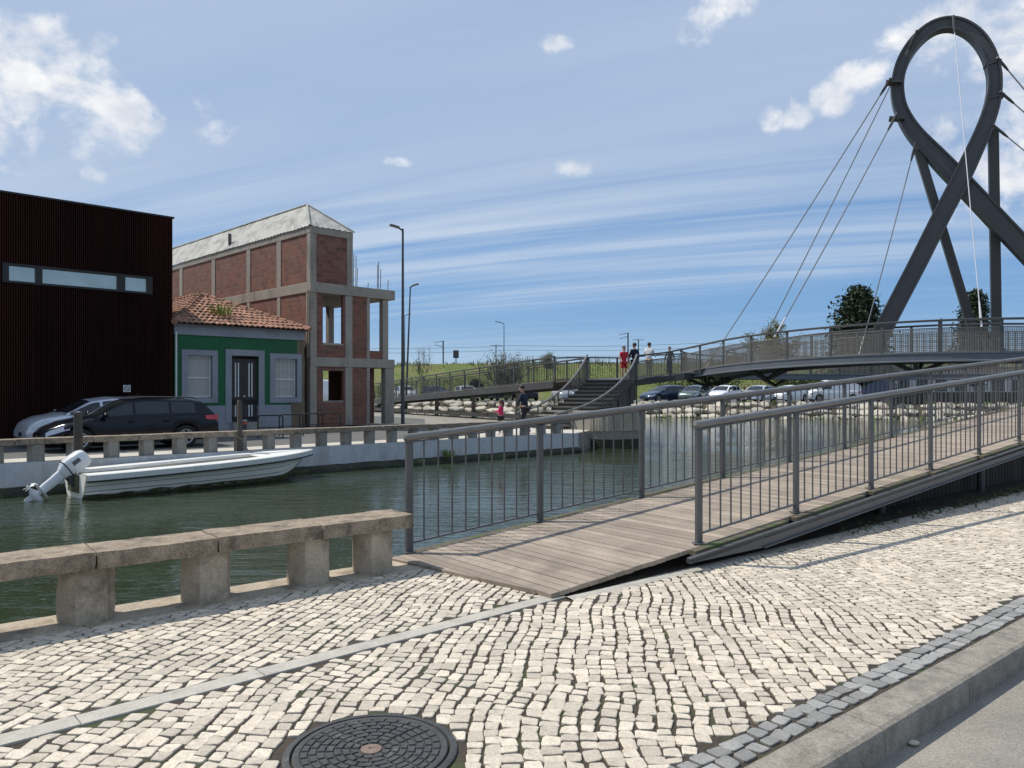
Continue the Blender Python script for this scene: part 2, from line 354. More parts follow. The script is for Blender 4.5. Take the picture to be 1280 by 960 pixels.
def build_sky():
    t = NT(world.node_tree); t.nt.nodes.clear()
    out = t.n('ShaderNodeOutputWorld'); bg = t.n('ShaderNodeBackground'); t.l(bg.outputs[0], out.inputs[0])
    bg.inputs[1].default_value = .1
    sky = t.n('ShaderNodeTexSky', sky_type='NISHITA'); sky.sun_disc = False
    sky.sun_elevation = R(SUN_EL); sky.sun_rotation = math.atan2(sh.x, sh.y); sky.air_density = 1.0; sky.dust_density = .6; sky.ozone_density = 1.6
    tc = t.n('ShaderNodeTexCoord'); d = tc.outputs['Generated']
    sp = t.n('ShaderNodeSeparateXYZ'); t.l(d, sp.inputs[0]); x, y, z = sp.outputs
    zz = t.math('ADD', t.math('MAXIMUM', z, 0.0), .10)
    cb = t.n('ShaderNodeCombineXYZ'); t.l(t.math('DIVIDE', x, zz), cb.inputs[0]); t.l(t.math('DIVIDE', y, zz), cb.inputs[1])
    def mapped(scale, rot=(0,0,0), loc=(0,0,0), src=None):
        q = t.n('ShaderNodeMapping'); t.l(src if src is not None else cb.outputs[0], q.inputs[0])
        q.inputs['Scale'].default_value = scale; q.inputs['Rotation'].default_value = rot; q.inputs['Location'].default_value = loc
        return q.outputs[0]
    def rot_scaled(scale, ang, loc):
        return mapped(scale, (0,0,0), loc, src=mapped((1,1,1), (0,0,R(ang))))
    w = t.math('SUBTRACT', z, t.math('MULTIPLY', x, .085))
    # clear air: pale at the horizon, deep blue in a low band, softer above
    band_c = t.mix(t.smooth(z, .0, .10), (4.3,6.0,8.0), (1.75,3.6,6.6))
    base = t.mix(t.smooth(z, .08, .42), band_c, (1.75,3.0,5.6))
    skyc = t.mix(.22, base, t.mix(1.0, sky.outputs[0], (.92,1.02,1.12), 'MULTIPLY'))
    # thin high veil, thick overhead, broken into long tilted streaks lower down
    veil = t.noise(rot_scaled((.22,.75,1), 17, (0,.4,0)), 1.5, 7, .58, .7)
    streak = t.noise(rot_scaled((.16,2.3,1), 20, (3.1,1.7,0)), 1.3, 6, .55, .45)
    streak2 = t.noise(rot_scaled((.5,5.5,1), 22, (1.3,4.7,0)), 1.2, 5, .52, .6)
    patch = t.noise(rot_scaled((.35,.6,1), 15, (5.3,2.2,0)), 1.0, 4, .5, .3)
    hi = t.smooth(w, .17, .33)
    vf = t.math('MULTIPLY', t.ramp(veil, .28, .66, .66, .97), hi)
    band = t.math('MULTIPLY', t.smooth(w, .085, .122), t.math('SUBTRACT', 1.0, t.smooth(w, .22, .36)))
    st = t.math('ADD', t.math('MULTIPLY', t.ramp(streak, .37, .60), .72), t.math('MULTIPLY', t.ramp(streak2, .38, .66), .42), clamp=True)
    sf = t.math('MULTIPLY', t.math('MULTIPLY', st, t.ramp(patch, .3, .6, .45, 1.0)), t.math('MULTIPLY', band, .9))
    low = t.math('MULTIPLY', t.ramp(streak2, .5, .75), t.math('MULTIPLY', t.math('SUBTRACT', 1.0, t.smooth(w, .07, .10)), .28))
    c = t.mix(vf, skyc, (4.25,5.35,7.15))
    c = t.mix(sf, c, (5.5,6.45,7.8))
    c = t.mix(low, c, (4.9,6.0,7.6))
    # cumulus: soft masks round fixed bearings, broken by noise
    def bearing(px, py):
        v = Vector(((px-HX)/F, 1, (HY-py)/F)).normalized(); return v
    n1 = t.noise(mapped((1,1,1.3), src=d), 11.0, 9, .58, .3); n2 = t.noise(mapped((1,1,1.2), loc=(.3,.2,.1), src=d), 34.0, 6, .55, .2)
    nn = t.math('ADD', t.math('MULTIPLY', n1, .76), t.math('MULTIPLY', n2, .24))
    tot = None
    for px, py, sx, sy, amp in [(20,75,85,50,1.0),(55,130,95,32,.95),(140,140,75,20,.85),(250,152,36,22,.9),(15,178,60,22,.9),(110,217,14,9,.7),
                               (890,20,32,24,.95),(1040,124,17,15,.8),(1078,97,24,13,.85),(1230,20,62,26,1.0),(1158,30,22,12,.7),(1290,60,60,50,1.0),(1275,190,45,60,1.0),(1215,155,40,22,.75),
                               (497,202,15,6,.8),(735,212,30,9,.7),(768,191,14,8,.75),(700,54,20,8,.6),(985,148,20,12,.6)]:
        b0 = bearing(px, py); e1 = (bearing(px+10,py)-bearing(px-10,py)).normalized(); e2 = (bearing(px,py-10)-bearing(px,py+10)).normalized()
        g = []
        for e, sg in ((e1,sx),(e2,sy)):
            dp = t.n('ShaderNodeVectorMath', operation='DOT_PRODUCT'); t.l(d, dp.inputs[0]); dp.inputs[1].default_value = e
            q = t.math('SUBTRACT', dp.outputs['Value'], b0.dot(e)); q = t.math('DIVIDE', q, sg/F); g.append(t.math('MULTIPLY', q, q))
        r2 = t.math('ADD', g[0], g[1]); ms = t.math('MULTIPLY', t.math('MAXIMUM', t.math('SUBTRACT', 1.0, t.math('MULTIPLY', r2, .45)), -3.0), amp)
        tot = ms if tot is None else t.math('MAXIMUM', tot, ms)
    dens = t.math('ADD', t.math('MULTIPLY', tot, .52), t.math('MULTIPLY', t.math('SUBTRACT', nn, .5), 3.0))
    al = t.smooth(dens, .10, .66)
    shade = t.ramp(t.noise(mapped((1,1,1.6), loc=(.0,.0,-.022), src=d), 11.0, 6, .6), .36, .62)
    cc = t.mix(shade, (7.0,7.3,8.0), (10.2,10.1,9.9))
    c = t.mix(t.math('MULTIPLY', al, .92), c, cc)
    t.l(c, bg.inputs[0])
build_sky()
scene.view_settings.view_transform = 'Standard'; scene.view_settings.look = 'None'; scene.view_settings.gamma = 1
scene.view_settings.exposure = 0.06
scene.cycles.max_bounces = 8
# ------------------------------------------------------------------ near bank: pavement, kerb, road, canal edge
C0 = Vector((.333,5.82,0)); U = Vector((.774,.634,0)).normalized(); V = Vector((-U.y,U.x,0))
def N(s, o, z=0.0): return C0+U*s+V*o+Vector((0,0,z))
WATER = -.68
QO = 1.92                     # canal edge
mb = MB(); mb.add([N(-60,QO-.004,-.0085),N(70,QO-.004,-.0085),N(70,-2.41,-.0085),N(-60,-2.41,-.0085)], [(0,1,2,3)][::-1]); 
tag(mb.build('pavement_bed', M['joint']), kind='structure')
mb = MB(); mb.obox(N(-60,QO-.5,-3), U*130, V*.5, Vector((0,0,2.93))); tag(mb.build('quay_wall', M['concrete']), kind='structure')
mb = MB(); mb.add([N(-90,-2.5,-.145),N(110,-2.5,-.145),N(110,-12,-.145),N(-90,-12,-.145)], [(3,2,1,0)]); tag(mb.build('road', M['asphalt']), kind='structure')
mb = MB(); mb.add([N(-300,-2.6,-.17),N(300,-2.6,-.17),N(300,-400,-.17),N(-300,-400,-.17)], [(3,2,1,0)]); tag(mb.build('ground', M['earth']), kind='structure')
MH = G(464,938); MHR = .338
def SO(s): return -.06+.052*(s+2.5)      # centre line of the pale strip
def clip_stone(v):
    """stones are dressed to fit against the cover, the strip and the border"""
    q = v-C0; s_, o = q.dot(U), q.dot(V)
    if s_ < .12:
        d_ = o-SO(s_)
        if abs(d_) < .074: v = v+V*((.074 if d_ > 0 else -.074)-d_)
    if o < -2.203: v = v+V*(-2.203-o)
    r_ = Vector((v.x-MH.x,v.y-MH.y,0))
    if 0 < r_.length < MHR+.050: v = v+r_.normalized()*(MHR+.050-r_.length)
    return v
def stone(mb, c, ax, ay, w, h, z, rnd, lift=.009, clip=lambda v: v):
    """one sett: eight-sided rounded outline, shouldered, slightly domed and tilted"""
    k = []
    for q, (i, j) in enumerate(((-1,-1),(1,-1),(1,1),(-1,1))):
        px, py = i*w/2+rnd.uniform(-.13,.13)*w, j*h/2+rnd.uniform(-.13,.13)*h
        k.append((px, py))
    out = []
    for q in range(4):
        a, b, d = k[q], k[q-1], k[(q+1)%4]; r = rnd.uniform(.06,.17)
        out.append((a[0]+(b[0]-a[0])*r, a[1]+(b[1]-a[1])*r)); out.append((a[0]+(d[0]-a[0])*r, a[1]+(d[1]-a[1])*r))
    tx, ty = rnd.uniform(-.03,.03), rnd.uniform(-.03,.03)
    ro = rnd.uniform(-.09,.09); ax, ay = ax*math.cos(ro)+ay*math.sin(ro), ay*math.cos(ro)-ax*math.sin(ro)
    vs = []
    for f, dz in ((1,-lift*1.8),(1.0,-lift*.28),(.91,0)):
        for px, py in out:
            vs.append(clip(c+ax*px*f+ay*py*f+Vector((0,0,z+dz+(px*tx+py*ty)))))
    fs = []
    for L in range(2):
        for j in range(8): fs.append((L*8+j, L*8+(j+1)%8, (L+1)*8+(j+1)%8, (L+1)*8+j))
    fs.append(tuple(range(16,24)))
    mb.add(vs, fs)
# courses of setts run away from the road and draw slowly together, wandering a little
XC, YC, KC = 2.1, 4.0, .055
def course(c, y):
    x = XC+c*math.exp(-KC*(max(y,1.5)-YC))
    x += .075*math.sin(1.15*y+.35*x)+.020*math.sin(2.9*y+1.3*x+.7)+.014*math.sin(6.3*y+2.1*x)
    return Vector((x,y,0))
rnd = random.Random(11); mb = MB()
c = -14.0
while c < 26:
    ph = rnd.uniform(0,6.28); am = rnd.uniform(.002,.007); dc = rnd.uniform(.076,.100); y = -4+rnd.uniform(0,.1)
    while y < 17:
        st = math.exp(-KC*(max(y,1.5)-YC)); dl = rnd.choice((rnd.uniform(.055,.075),rnd.uniform(.07,.105),rnd.uniform(.08,.115)))
        p = course(c+dc/2, y+dl/2)+Vector((am*math.sin(2.3*y+ph),0,0)); q = p-C0; s_, o = q.dot(U), q.dot(V)
        bad = not (-2.19 < o < 1.50) or s_ < -9.5 or p.x > 12.5 or (s_ < .12 and abs(o-SO(s_)) < .088)
        bad = bad or (s_ > .0 and o > -.085) or (p-MH).length < MHR+.062
        if not bad:
            ay = (course(c+dc/2,y+dl)-course(c+dc/2,y)).normalized(); ax = Vector((ay.y,-ay.x,0))
            dz = .003*math.sin(p.x*1.7)*math.cos(p.y*1.3)+rnd.uniform(-.0015,.0015)
            stone(mb, p+ax*rnd.uniform(-.004,.004), ax, ay, dc*st-rnd.uniform(.007,.017), dl-rnd.uniform(.004,.012), .002+dz, rnd, clip=clip_stone)
        y += dl
    c += dc
tag(mb.build('pavement', M['sett']), kind='structure')
# far end of the pavement, beyond the modelled setts
# two rows of small dark setts along the kerb
rnd = random.Random(5); mb = MB()
for row in range(2):
    a = -10.0
    while a < 19:
        w = rnd.uniform(.085,.125)
        p = N(a+w/2, -2.245-.088*row+rnd.uniform(-.004,.004))
        stone(mb, p, U, V, w-.010, .078, .002+rnd.uniform(-.002,.002), rnd)
        a += w
tag(mb.build('pavement_border', M['dark_sett']), kind='structure')
# pale inlaid stone strip in straight lengths of slab, and the mortar fillet along the ramp edge
mb = MB(); a = -12.0; rnd = random.Random(3)
SD = (U+V*.052).normalized(); SN = Vector((-SD.y,SD.x,0))
while a < .1:
    w = min(rnd.uniform(.75,1.0), .12-a); p = N(a+.002,SO(a))-SN*.066
    mb.obox(p-Vector((0,0,.06)), SD*(w-.004), SN*.132, Vector((0,0,.064+rnd.uniform(0,.0015)))); a += w
tag(mb.build('paving_strip', M['strip'], bevel=.004), kind='structure')
mb = MB(); us = [.1+i*.12 for i in range(60)]
mb.grid(lambda s,v: N(s,[-.095,-.06,-.015,.03][v]+.012*noise.noise(Vector((s*3,v,1))),[-.006,.004,.008,-.004][v]+.003*noise.noise(Vector((s*6,v,3)))), us, range(4)); tag(mb.build('mortar_edge', M['strip']), kind='structure')
# kerb stones with a rounded arris
mb = MB(); a = -20.3
prof = [(-.20,-.30),(-.20,-.028),(-.192,-.008),(-.172,.003),(-.002,.008),(-.002,-.30)]
while a < 40:
    L = 1.0
    p0, p1 = N(a+.003,-2.41), N(a+L-.003,-2.41)
    mb.sweep([p0,p1], [(-q[0],q[1]) for q in prof][::-1]); a += L
tag(mb.build('kerb', M['kerb']), kind='structure')
# soil between the ramp and the canal edge
mb = MB()
us = [i*.25 for i in range(0,90)]; os_ = [-.06+i*.12 for i in range(17)]
mb.grid(lambda s,o: N(s,o,-.006+.02*max(0,noise.noise((s*2.1,o*2.1,0)))+.0+ (.0 if s>1 else -.008)), us, os_, flip=False)
tag(mb.build('soil', M['soil']), kind='structure')
# small weeds and debris growing along the dark gap under the ramp
rnd = random.Random(8); mb = MB()
for i in range(420):
    s = rnd.uniform(4.2,16); o = -.10-abs(rnd.gauss(0,.09))+rnd.uniform(0,.3)
    p = N(s,o,.0); hgt = rnd.uniform(.01,.05)
    for k in range(3):
        a = rnd.uniform(0,6.28); dvec = Vector((math.cos(a),math.sin(a),0))*rnd.uniform(.015,.045)
        n_ = Vector((-dvec.y,dvec.x,0))*.35
        mb.add([p, p+dvec*.5+n_+Vector((0,0,hgt)), p+dvec+Vector((0,0,hgt*.6)), p+dvec*.5-n_+Vector((0,0,hgt))], [(0,1,2,3)])
tag(mb.build('weeds', M['leaf']), 'low weeds and litter along the dark gap beside the ramp', 'weeds', kind='stuff')
# moss in the joints beside the ramp end
# manhole cover
t = thing('manhole_cover', 'round dark cast iron manhole cover set in the cobbled pavement', 'manhole cover', MH)
mb = MB(); mb.lathe((MH.x,MH.y,0), [(MHR+.042,-.03),(MHR+.042,.002),(MHR+.034,.006),(MHR+.012,.006),(MHR+.008,-.006),(MHR+.004,-.03)], 72); mb.build('frame', M['iron'], t, smooth=True)
mb = MB(); mb.lathe((MH.x,MH.y,0), [(MHR,-.03),(MHR,.004),(MHR-.004,.007),(MHR-.028,.007),(MHR-.031,.002),(.02,.002)], 72)
rr = .055; ring = 0
while rr < MHR-.05:
    w = .036; n_ = max(10, int(2*math.pi*(rr+w/2)/.062)); off = .5*(ring % 2)
    for j in range(n_):
        a0 = 2*math.pi*(j+off)/n_; a1 = a0+2*math.pi/n_
        g = .0045/(rr+w/2); a0 += g; a1 -= g
        r0, r1 = rr+.003, rr+w-.003
        q = [(r0,a0),(r1,a0),(r1,(a0+a1)/2),(r1,a1),(r0,a1),(r0,(a0+a1)/2)]
        b0 = [Vector((MH.x+r*math.cos(a),MH.y+r*math.sin(a),.001)) for r,a in q]
        cm = sum(b0, Vector())/6
        t0 = [cm+(v-cm)*.88+Vector((0,0,.0085)) for v in b0]
        mb.add(b0+t0, [tuple(range(6,12))]+[(i,(i+1)%6,6+(i+1)%6,6+i) for i in range(6)])
    rr += w; ring += 1
mb.build('lid', M['iron'], t)
mb = MB(); mb.lathe((MH.x,MH.y,0), [(.046,0),(.046,.008),(.040,.0105),(.012,.0105),(.010,.007)], 28); mb.build('centre_boss', M['rust'], t, smooth=True)
# concrete canal railing with thick coping slabs on square posts
t = thing('concrete_railing', 'weathered low concrete railing of square posts and thick slabs beside the cobbled pavement', 'railing', N(-2.2,1.7))
mb = MB(); a = -20.0
while a < -.3:
    L = min(1.9, -.02-a); mb.obox(N(a+.003,1.47,-.08), U*(L-.006), V*.465, Vector((0,0,.088))); a += 1.9
mb.build('plinth', M['concrete'], t, bevel=.01)
def rough_box(o, a, b, c, seg, seed, amp):
    """a stone block with chipped, uneven arrises"""
    bm_ = MB(); na, nb, nc = seg
    def q(i,j,k):
        p = o + a*(i/na) + b*(j/nb) + c*(k/nc)
        e = (i in (0,na))+(j in (0,nb))+(k in (0,nc))
        nv = Vector((noise.noise(p*7+Vector((seed,0,0))), noise.noise(p*7+Vector((0,seed,5))), noise.noise(p*7+Vector((9,0,seed)))))
        ct = o+(a+b+c)/2; pull = 0.0
        if e >= 2:
            ch = noise.noise(p*9+Vector((seed*3,1,2))); pull = .003+max(0,ch-.25)*.03
        return p+nv*amp+(ct-p).normalized()*pull
    idx = {}
    def face(f, n1, n2):
        o_ = len(bm_.v)
        for i in range(n1+1):
            for j in range(n2+1): bm_.v.append(tuple(q(*f(i,j))))
        for i in range(n1):
            for j in range(n2):
                bm_.f.append((o_+i*(n2+1)+j, o_+(i+1)*(n2+1)+j, o_+(i+1)*(n2+1)+j+1, o_+i*(n2+1)+j+1)); bm_.m.append(0)
    face(lambda i,j:(i,j,nc), na, nb); face(lambda i,j:(j,i,0), nb, na)
    face(lambda i,j:(j,0,i)[0:3], nc, na); face(lambda i,j:(i,nb,j), na, nc)
    face(lambda i,j:(0,i,j)[0:3], nb, nc); face(lambda i,j:(na,j,i), nc, nb)
    return bm_
def hex_post(o, u, v, k, h, seed, nz=12):
    """six-sided cast post: narrow front, splayed sides; o is its front left corner"""
    pl = [(0,0),(.205,0),(.29,.175),(.205,.35),(0,.35),(-.085,.175)]
    out = []
    for i in range(6):
        a, b = pl[i], pl[(i+1)%6]
        for q in range(5): out.append((a[0]+(b[0]-a[0])*q/5, a[1]+(b[1]-a[1])*q/5, q == 0))
    mb = MB(); n = len(out); vs = []
    for j in range(nz+1):
        for x, y, cn in out:
            p = o+u*(x*k)+v*(y*k)+Vector((0,0,h*j/nz)); ct = o+u*(.1*k)+v*(.175*k)+Vector((0,0,h*j/nz))
            nv = Vector((noise.noise(p*8+Vector((seed,0,0))), noise.noise(p*8+Vector((0,seed,5))), 0))*.005
            ch = max(0, noise.noise(p*10+Vector((seed*2,3,1)))-.2)*.035 if cn else 0
            vs.append(p+nv+(ct-p).normalized()*(ch+(.004 if cn else 0)))
    fs = [(j*n+i,j*n+(i+1)%n,(j+1)*n+(i+1)%n,(j+1)*n+i) for j in range(nz) for i in range(n)]+[tuple(range(n-1,-1,-1)),tuple(range(nz*n,nz*n+n))]
    mb.add(vs, fs); return mb
posts = [-.715,-1.313,-2.141,-2.951]
while posts[-1] > -18: posts.append(posts[-1]-.82)
for i, s in enumerate(posts):
    hex_post(N(s,1.545,.004), U, V, 1.0, .372, 3.1*i+1).build('post', M['concrete'], t, smooth=True, angle=28)
js = [-.32,-1.19,-2.02,-2.83]
while js[-1] > -18: js.append(js[-1]-.82*(2 if len(js)%2 else 1))
for i in range(len(js)-1):
    a0, a1 = js[i+1]+.002, js[i]-.002
    rough_box(N(a0,1.50,.377+.004*(i%2)), U*(a1-a0), V*.40, Vector((0,0,.115)), (max(8,int((a1-a0)*16)),8,3), 1.7*i+.3, .005).build('coping_slab', M['coping'], t, smooth=True, angle=30)

# ------------------------------------------------------------------ access ramp with boarded deck
RS = .0705
def RZ(s): return .042+RS*max(s,-.1)+.03*min(0,s+.1)
def RP(s, o, z=0.0): return N(s, o, RZ(s)+z)
ramp = thing('access_ramp', 'long boarded footbridge ramp with grey metal railings rising from the cobbled pavement', 'footbridge ramp', N(0,1.0,0))
RL = 33.0
rnd = random.Random(21); mb = MB(); s = -.02
dU = (RP(1,0)-RP(0,0)).normalized()
while s < RL:
    w = .104; z = rnd.uniform(-.0018,.0018); j = rnd.uniform(-.004,.004)
    mb.obox(RP(s+.005,.035+j,-.04+z), dU*(w-.011), V*1.93, Vector((0,0,.04))); s += w
for k in range(3):                     # tapering boards at the skewed foot of the deck
    s0_ = -.30+.094*k; s1_ = s0_+.086
    o0_, o1_ = 1.965-1.93*(s0_+.30)/.30, 1.965-1.93*(s1_+.30)/.30
    q = [RP(s0_,min(o0_,1.93)),RP(s1_,o1_),RP(s1_,1.965),RP(s0_,1.965)]
    n_ = len(q); mb.add([p-Vector((0,0,.04)) for p in q]+q, [(3,2,1,0),(4,5,6,7)]+[(i,(i+1)%4,4+(i+1)%4,4+i) for i in range(4)])
mb.build('deck', M['deck'], ramp, bevel=.003)
for o, nm in ((-.052,'edge_board'),(1.972,'edge_board')):
    mb = MB(); s = 1.62 if o < .5 else .0
    k = 0
    while s < RL:
        L = 1.56; mb.obox(RP(s+.02,o,-.045+.006*(k%3)), dU*(L-.05-.05*(k%2)), V*.085, Vector((0,0,.045))); s += 1.66; k += 1
    mb.build(nm, M['moss_edge'], ramp, bevel=.004)
for o in (-.105, 2.065):
    mb = MB(); 
    z1 = -.055
    s0 = 1.5 if o < 0 else .9
    pts = [RP(s0,o), RP(RL,o)]
    a, b_ = pts
    mb.obox(a+Vector((0,0,-.075)), b_-a, V*.045, Vector((0,0,.05)))
    mb.obox(RP(2.6,o,-.155), RP(RL,o)-RP(2.6,o), V*.05, Vector((0,0,.115)))
    mb.add([RP(s0,o,-.07),RP(2.6,o,-.155),RP(2.6,o,-.035),RP(s0,o,-.035), RP(s0,o+.05,-.07),RP(2.6,o+.05,-.155),RP(2.6,o+.05,-.035),RP(s0,o+.05,-.035)],
           [(0,1,2,3),(7,6,5,4),(0,4,5,1),(3,2,6,7),(0,3,7,4),(1,5,6,2)])
    mb.obox(RP(2.6,o-.03,-.155), RP(RL,o)-RP(2.6,o), V*.11, Vector((0,0,.012)))
    mb.build('side_beam', M['steel'], ramp, bevel=.003)
mb = MB(); s = 3.0
while s < RL:
    if RZ(s) > .3: mb.obox(RP(s,.0,-.17), U*.07, V*2.05, Vector((0,0,.11)))
    s += 1.66
mb.build('cross_beam', M['steel_dark'], ramp)
s = 6.0
while s < RL:
    for o in (.35,1.7):
        if RZ(s) > .35:
            mb = MB(); z = -.1 if o < 1.8 else -2
            mb.tube([N(s,o,z), RP(s,o,-.2)], .055, 10); mb.build('support_leg', M['steel_dark'], ramp, smooth=True)
    s += 3.32
# dark boarding hanging below the canal side of the deck
mb = MB(); rnd = random.Random(2); s = 3.4
while s < 22:
    z = RZ(s)-.17
    if z > .06:
        mb.obox(N(s,.55,-.03)+Vector((0,0,0)), U*.11+Vector((0,0,.006)), V*.025, U*.04*z+Vector((0,0,z)))
    s += .135
mb.build('under_boarding', M['dark_timber'], ramp)
def railing_bay(parent, fn, s0, s1, n, first, last):
    pass
HR = 1.10
for o, st in ((1.985,-.07),(.085,1.86)):
    sts = []
    s = st
    while s < RL: sts.append(s); s += 1.66
    for s in sts:
        mb = MB(); a = RP(s,o,-.20 if s > st+.1 else -.02)
        mb.obox(a-U*.036-V*.018, U*.072, V*.036, Vector((0,0,HR-.02+(RP(s,o).z-a.z))))
        mb.box(RP(s,o,.006), (.11,.11,.012))
        if s > 16: pass
        mb.build('post', M['steel'], ramp, bevel=.003)
    for s in sts[:-1]:
        mb = MB(); s1 = s+1.66
        mb.beam(RP(s+.036,o,.095), RP(s1-.036,o,.095), .028, .016)
        mb.beam(RP(s-.03,o,HR-.045), RP(s1+.03,o,HR-.045), .045, .012)
        for k in range(1,10):
            q = s+1.66*k/10
            mb.tube([RP(q,o,.09), RP(q,o,HR-.045)], .0085, 6, caps=False)
        mb.build('railing_panel', M['steel'], ramp)
    mb = MB()
    e = sts[-1]
    mb.tube([RP(st-.055,o,HR-.014), RP(st-.045,o,HR), RP(e,o,HR)], [.012,.036,.036], 14)
    mb.build('handrail', M['handrail'], ramp, smooth=True)
# ------------------------------------------------------------------ water
mb = MB(); mb.add([(-260,-40,WATER),(260,-40,WATER),(260,140,WATER),(-260,140,WATER)], [(0,1,2,3)])
tag(mb.build('water', M['water']), kind='structure')
# ------------------------------------------------------------------ ring footbridge
RC = Vector((21.5,37.5,0)); RO, RI = 13.0, 10.6
def ring_z(th):
    k = (th-238+180) % 360-180
    return 2.47+.36*math.exp(-(k/42)**2)-.12*math.exp(-((th-180)/16)**2)
def RG(th, r, z=0.0):
    a = R(th); return Vector((RC.x+r*math.cos(a), RC.y+r*math.sin(a), ring_z(th)+z))
ring = thing('ring_footbridge', 'circular grey steel footbridge with wire mesh railings above the canal', 'footbridge', (RC.x,RC.y,2.3))
ths = [i*2.5 for i in range(144)]
def closed_band(prof_r, prof_z):
    mb = MB(); n = len(prof_r); vs = []
    for th in ths:
        for r_, z_ in zip(prof_r, prof_z): vs.append(RG(th, r_, z_))
    fs = []
    k = len(ths)
    for i in range(k):
        for j in range(n): fs.append((i*n+j, ((i+1)%k)*n+j, ((i+1)%k)*n+(j+1)%n, i*n+(j+1)%n))
    mb.add(vs, fs); return mb
closed_band([RI+.1,RO-.1,RO-.1,RI+.1],[0,0,-.06,-.06]).build('deck', M['deck'], ring)
for r_, nm in ((RO,'edge_beam'),(RI,'edge_beam')):
    sgn = 1 if r_ == RO else -1
    closed_band([r_-.10*sgn, r_+.02*sgn, r_+.02*sgn, r_+.0*sgn, r_-.0*sgn, r_+.05*sgn, r_+.05*sgn, r_-.10*sgn][:8],
                [.03,.03,-.02,-.04,-.24,-.26,-.30,-.30]).build(nm, M['bridge_beam'], ring)
closed_band([RI+.12,RO-.12,RO-.12,RI+.12],[-.10,-.10,-.20,-.20]).build('soffit', M['steel_dark'], ring)
for th in range(25, 385, 30):
    mb = MB(); q = RG(th,11.8,-.66)
    for dr, dt in ((-1.1,0),(1.1,0),(0,4.2),(0,-4.2)):
        mb.beam(q, RG(th+dt, 11.8+dr, -.24), .12, .14)
    mb.build('bracket', M['steel_dark'], ring)
HB = 1.12
def rail_set(path, parent, n_bays, step=.05, rail_r=.035, mesh=True, post_w=.09, mid=.86, mat_post=None, mat_top=None):
    """handrail, posts and infill panels along a path of deck points"""
    mat_post = mat_post or M['steel']
    L = [0.0]
    for i in range(len(path)-1): L.append(L[-1]+(path[i+1]-path[i]).length)
    def at(q):
        q = max(0, min(L[-1], q))
        for i in range(len(path)-1):
            if q <= L[i+1] or i == len(path)-2:
                f = (q-L[i])/max(1e-6, L[i+1]-L[i]); return path[i].lerp(path[i+1], f)
    tot = L[-1]
    for b_ in range(n_bays+1):
        p = at(tot*b_/n_bays); t_ = at(min(tot, tot*b_/n_bays+.05))-at(max(0, tot*b_/n_bays-.05)); t_.z = 0; t_.normalize()
        n_ = Vector((-t_.y,t_.x,0)); mb = MB()
        mb.obox(p-t_*post_w/2-n_*.025-Vector((0,0,.12)), t_*post_w, n_*.05, Vector((0,0,HB+.10))); mb.build('post', mat_post, parent)
    for b_ in range(n_bays):
        a0, a1 = tot*b_/n_bays+post_w/2+.01, tot*(b_+1)/n_bays-post_w/2-.01
        mb = MB(); k = max(2, int((a1-a0)/.5))
        pts = [at(a0+(a1-a0)*i/k) for i in range(k+1)]
        for z in (.05, mid):
            for i in range(k): mb.beam(pts[i]+Vector((0,0,z)), pts[i+1]+Vector((0,0,z)), .035, .035)
        if mesh:
            nz = int((mid-.06)/step)
            for q in range(1, nz):
                z = .06+(mid-.06)*q/nz
                for i in range(k): mb.beam(pts[i]+Vector((0,0,z)), pts[i+1]+Vector((0,0,z)), .012, .015)
            nx = int((a1-a0)/step)
            for q in range(nx+1):
                p = at(a0+(a1-a0)*q/nx); mb.beam(p+Vector((0,0,.05)), p+Vector((0,0,mid)), .016, .016, up=(1,0,0))
        else:
            nx = max(2, int((a1-a0)/.15))
            for q in range(nx+1):
                p = at(a0+(a1-a0)*q/nx); mb.beam(p+Vector((0,0,.05)), p+Vector((0,0,mid)), .02, .02, up=(1,0,0))
        mb.build('mesh_panel' if mesh else 'railing_panel', M['mesh_wire'] if mesh else mat_post, parent)
    mb = MB(); mb.sweep([p+Vector((0,0,HB)) for p in path], [(.06,-.03),(-.06,-.03),(-.06,.03),(-.02,.045),(.02,.045),(.06,.03)][::-1])
    mb.build('handrail', mat_top or M['steel_dark'], parent)
ST_R1 = Vector((5.86,36.1,2.03)); ST_L1 = Vector((3.55,36.3,2.03))
lead = [ST_R1, Vector((6.5,36.5,2.10)), Vector((7.3,36.6,2.20)), Vector((8.05,36.2,2.34))]
rail_set(lead+[RG(th,RO-.05) for th in range(193, 336, 2)], ring, 20)
rail_set([RG(th,RO-.05) for th in range(336, 526, 3)], ring, 20, step=.09)
rail_set([RG(th,RI+.05) for th in range(0, 361, 3)], ring, 34, step=.07)
# landing between the ring, the stairs and the far ramp
mb = MB()
lp = [(ST_L1.x-.1,ST_L1.y),(ST_R1.x+.1,ST_R1.y),(7.3,36.5),(8.1,36.1),(9.2,36.3),(9.3,40.5),(8.0,41.2),(5.6,40.2),(3.1,38.6),(2.1,38.2)]
def lz(p): return 2.03+.36*max(0,min(1,(p[0]-6)/2.6))
n = len(lp)
mb.add([(p[0],p[1],lz(p)) for p in lp]+[(p[0],p[1],lz(p)-.28) for p in lp], [tuple(range(n)), tuple(range(2*n-1,n-1,-1))]+[(i,n+i,n+(i+1)%n,(i+1)%n) for i in range(n)])
mb.build('landing', M['steel_dark'], ring)
rail_set([Vector((2.1,38.2,2.0)), Vector((3.1,38.7,2.05)),Vector((5.6,40.3,2.1)),Vector((8.0,41.2,2.3)),Vector((9.3,41.4,2.36))], ring, 4, mesh=False, mat_post=M['steel_dark'])
for x, y in ((4.0,37.4),):
    mb = MB(); mb.tube([(x,y,-1.4),(x,y,1.8)], .16, 12); mb.build('support_column', M['concrete_far'], ring, smooth=True)
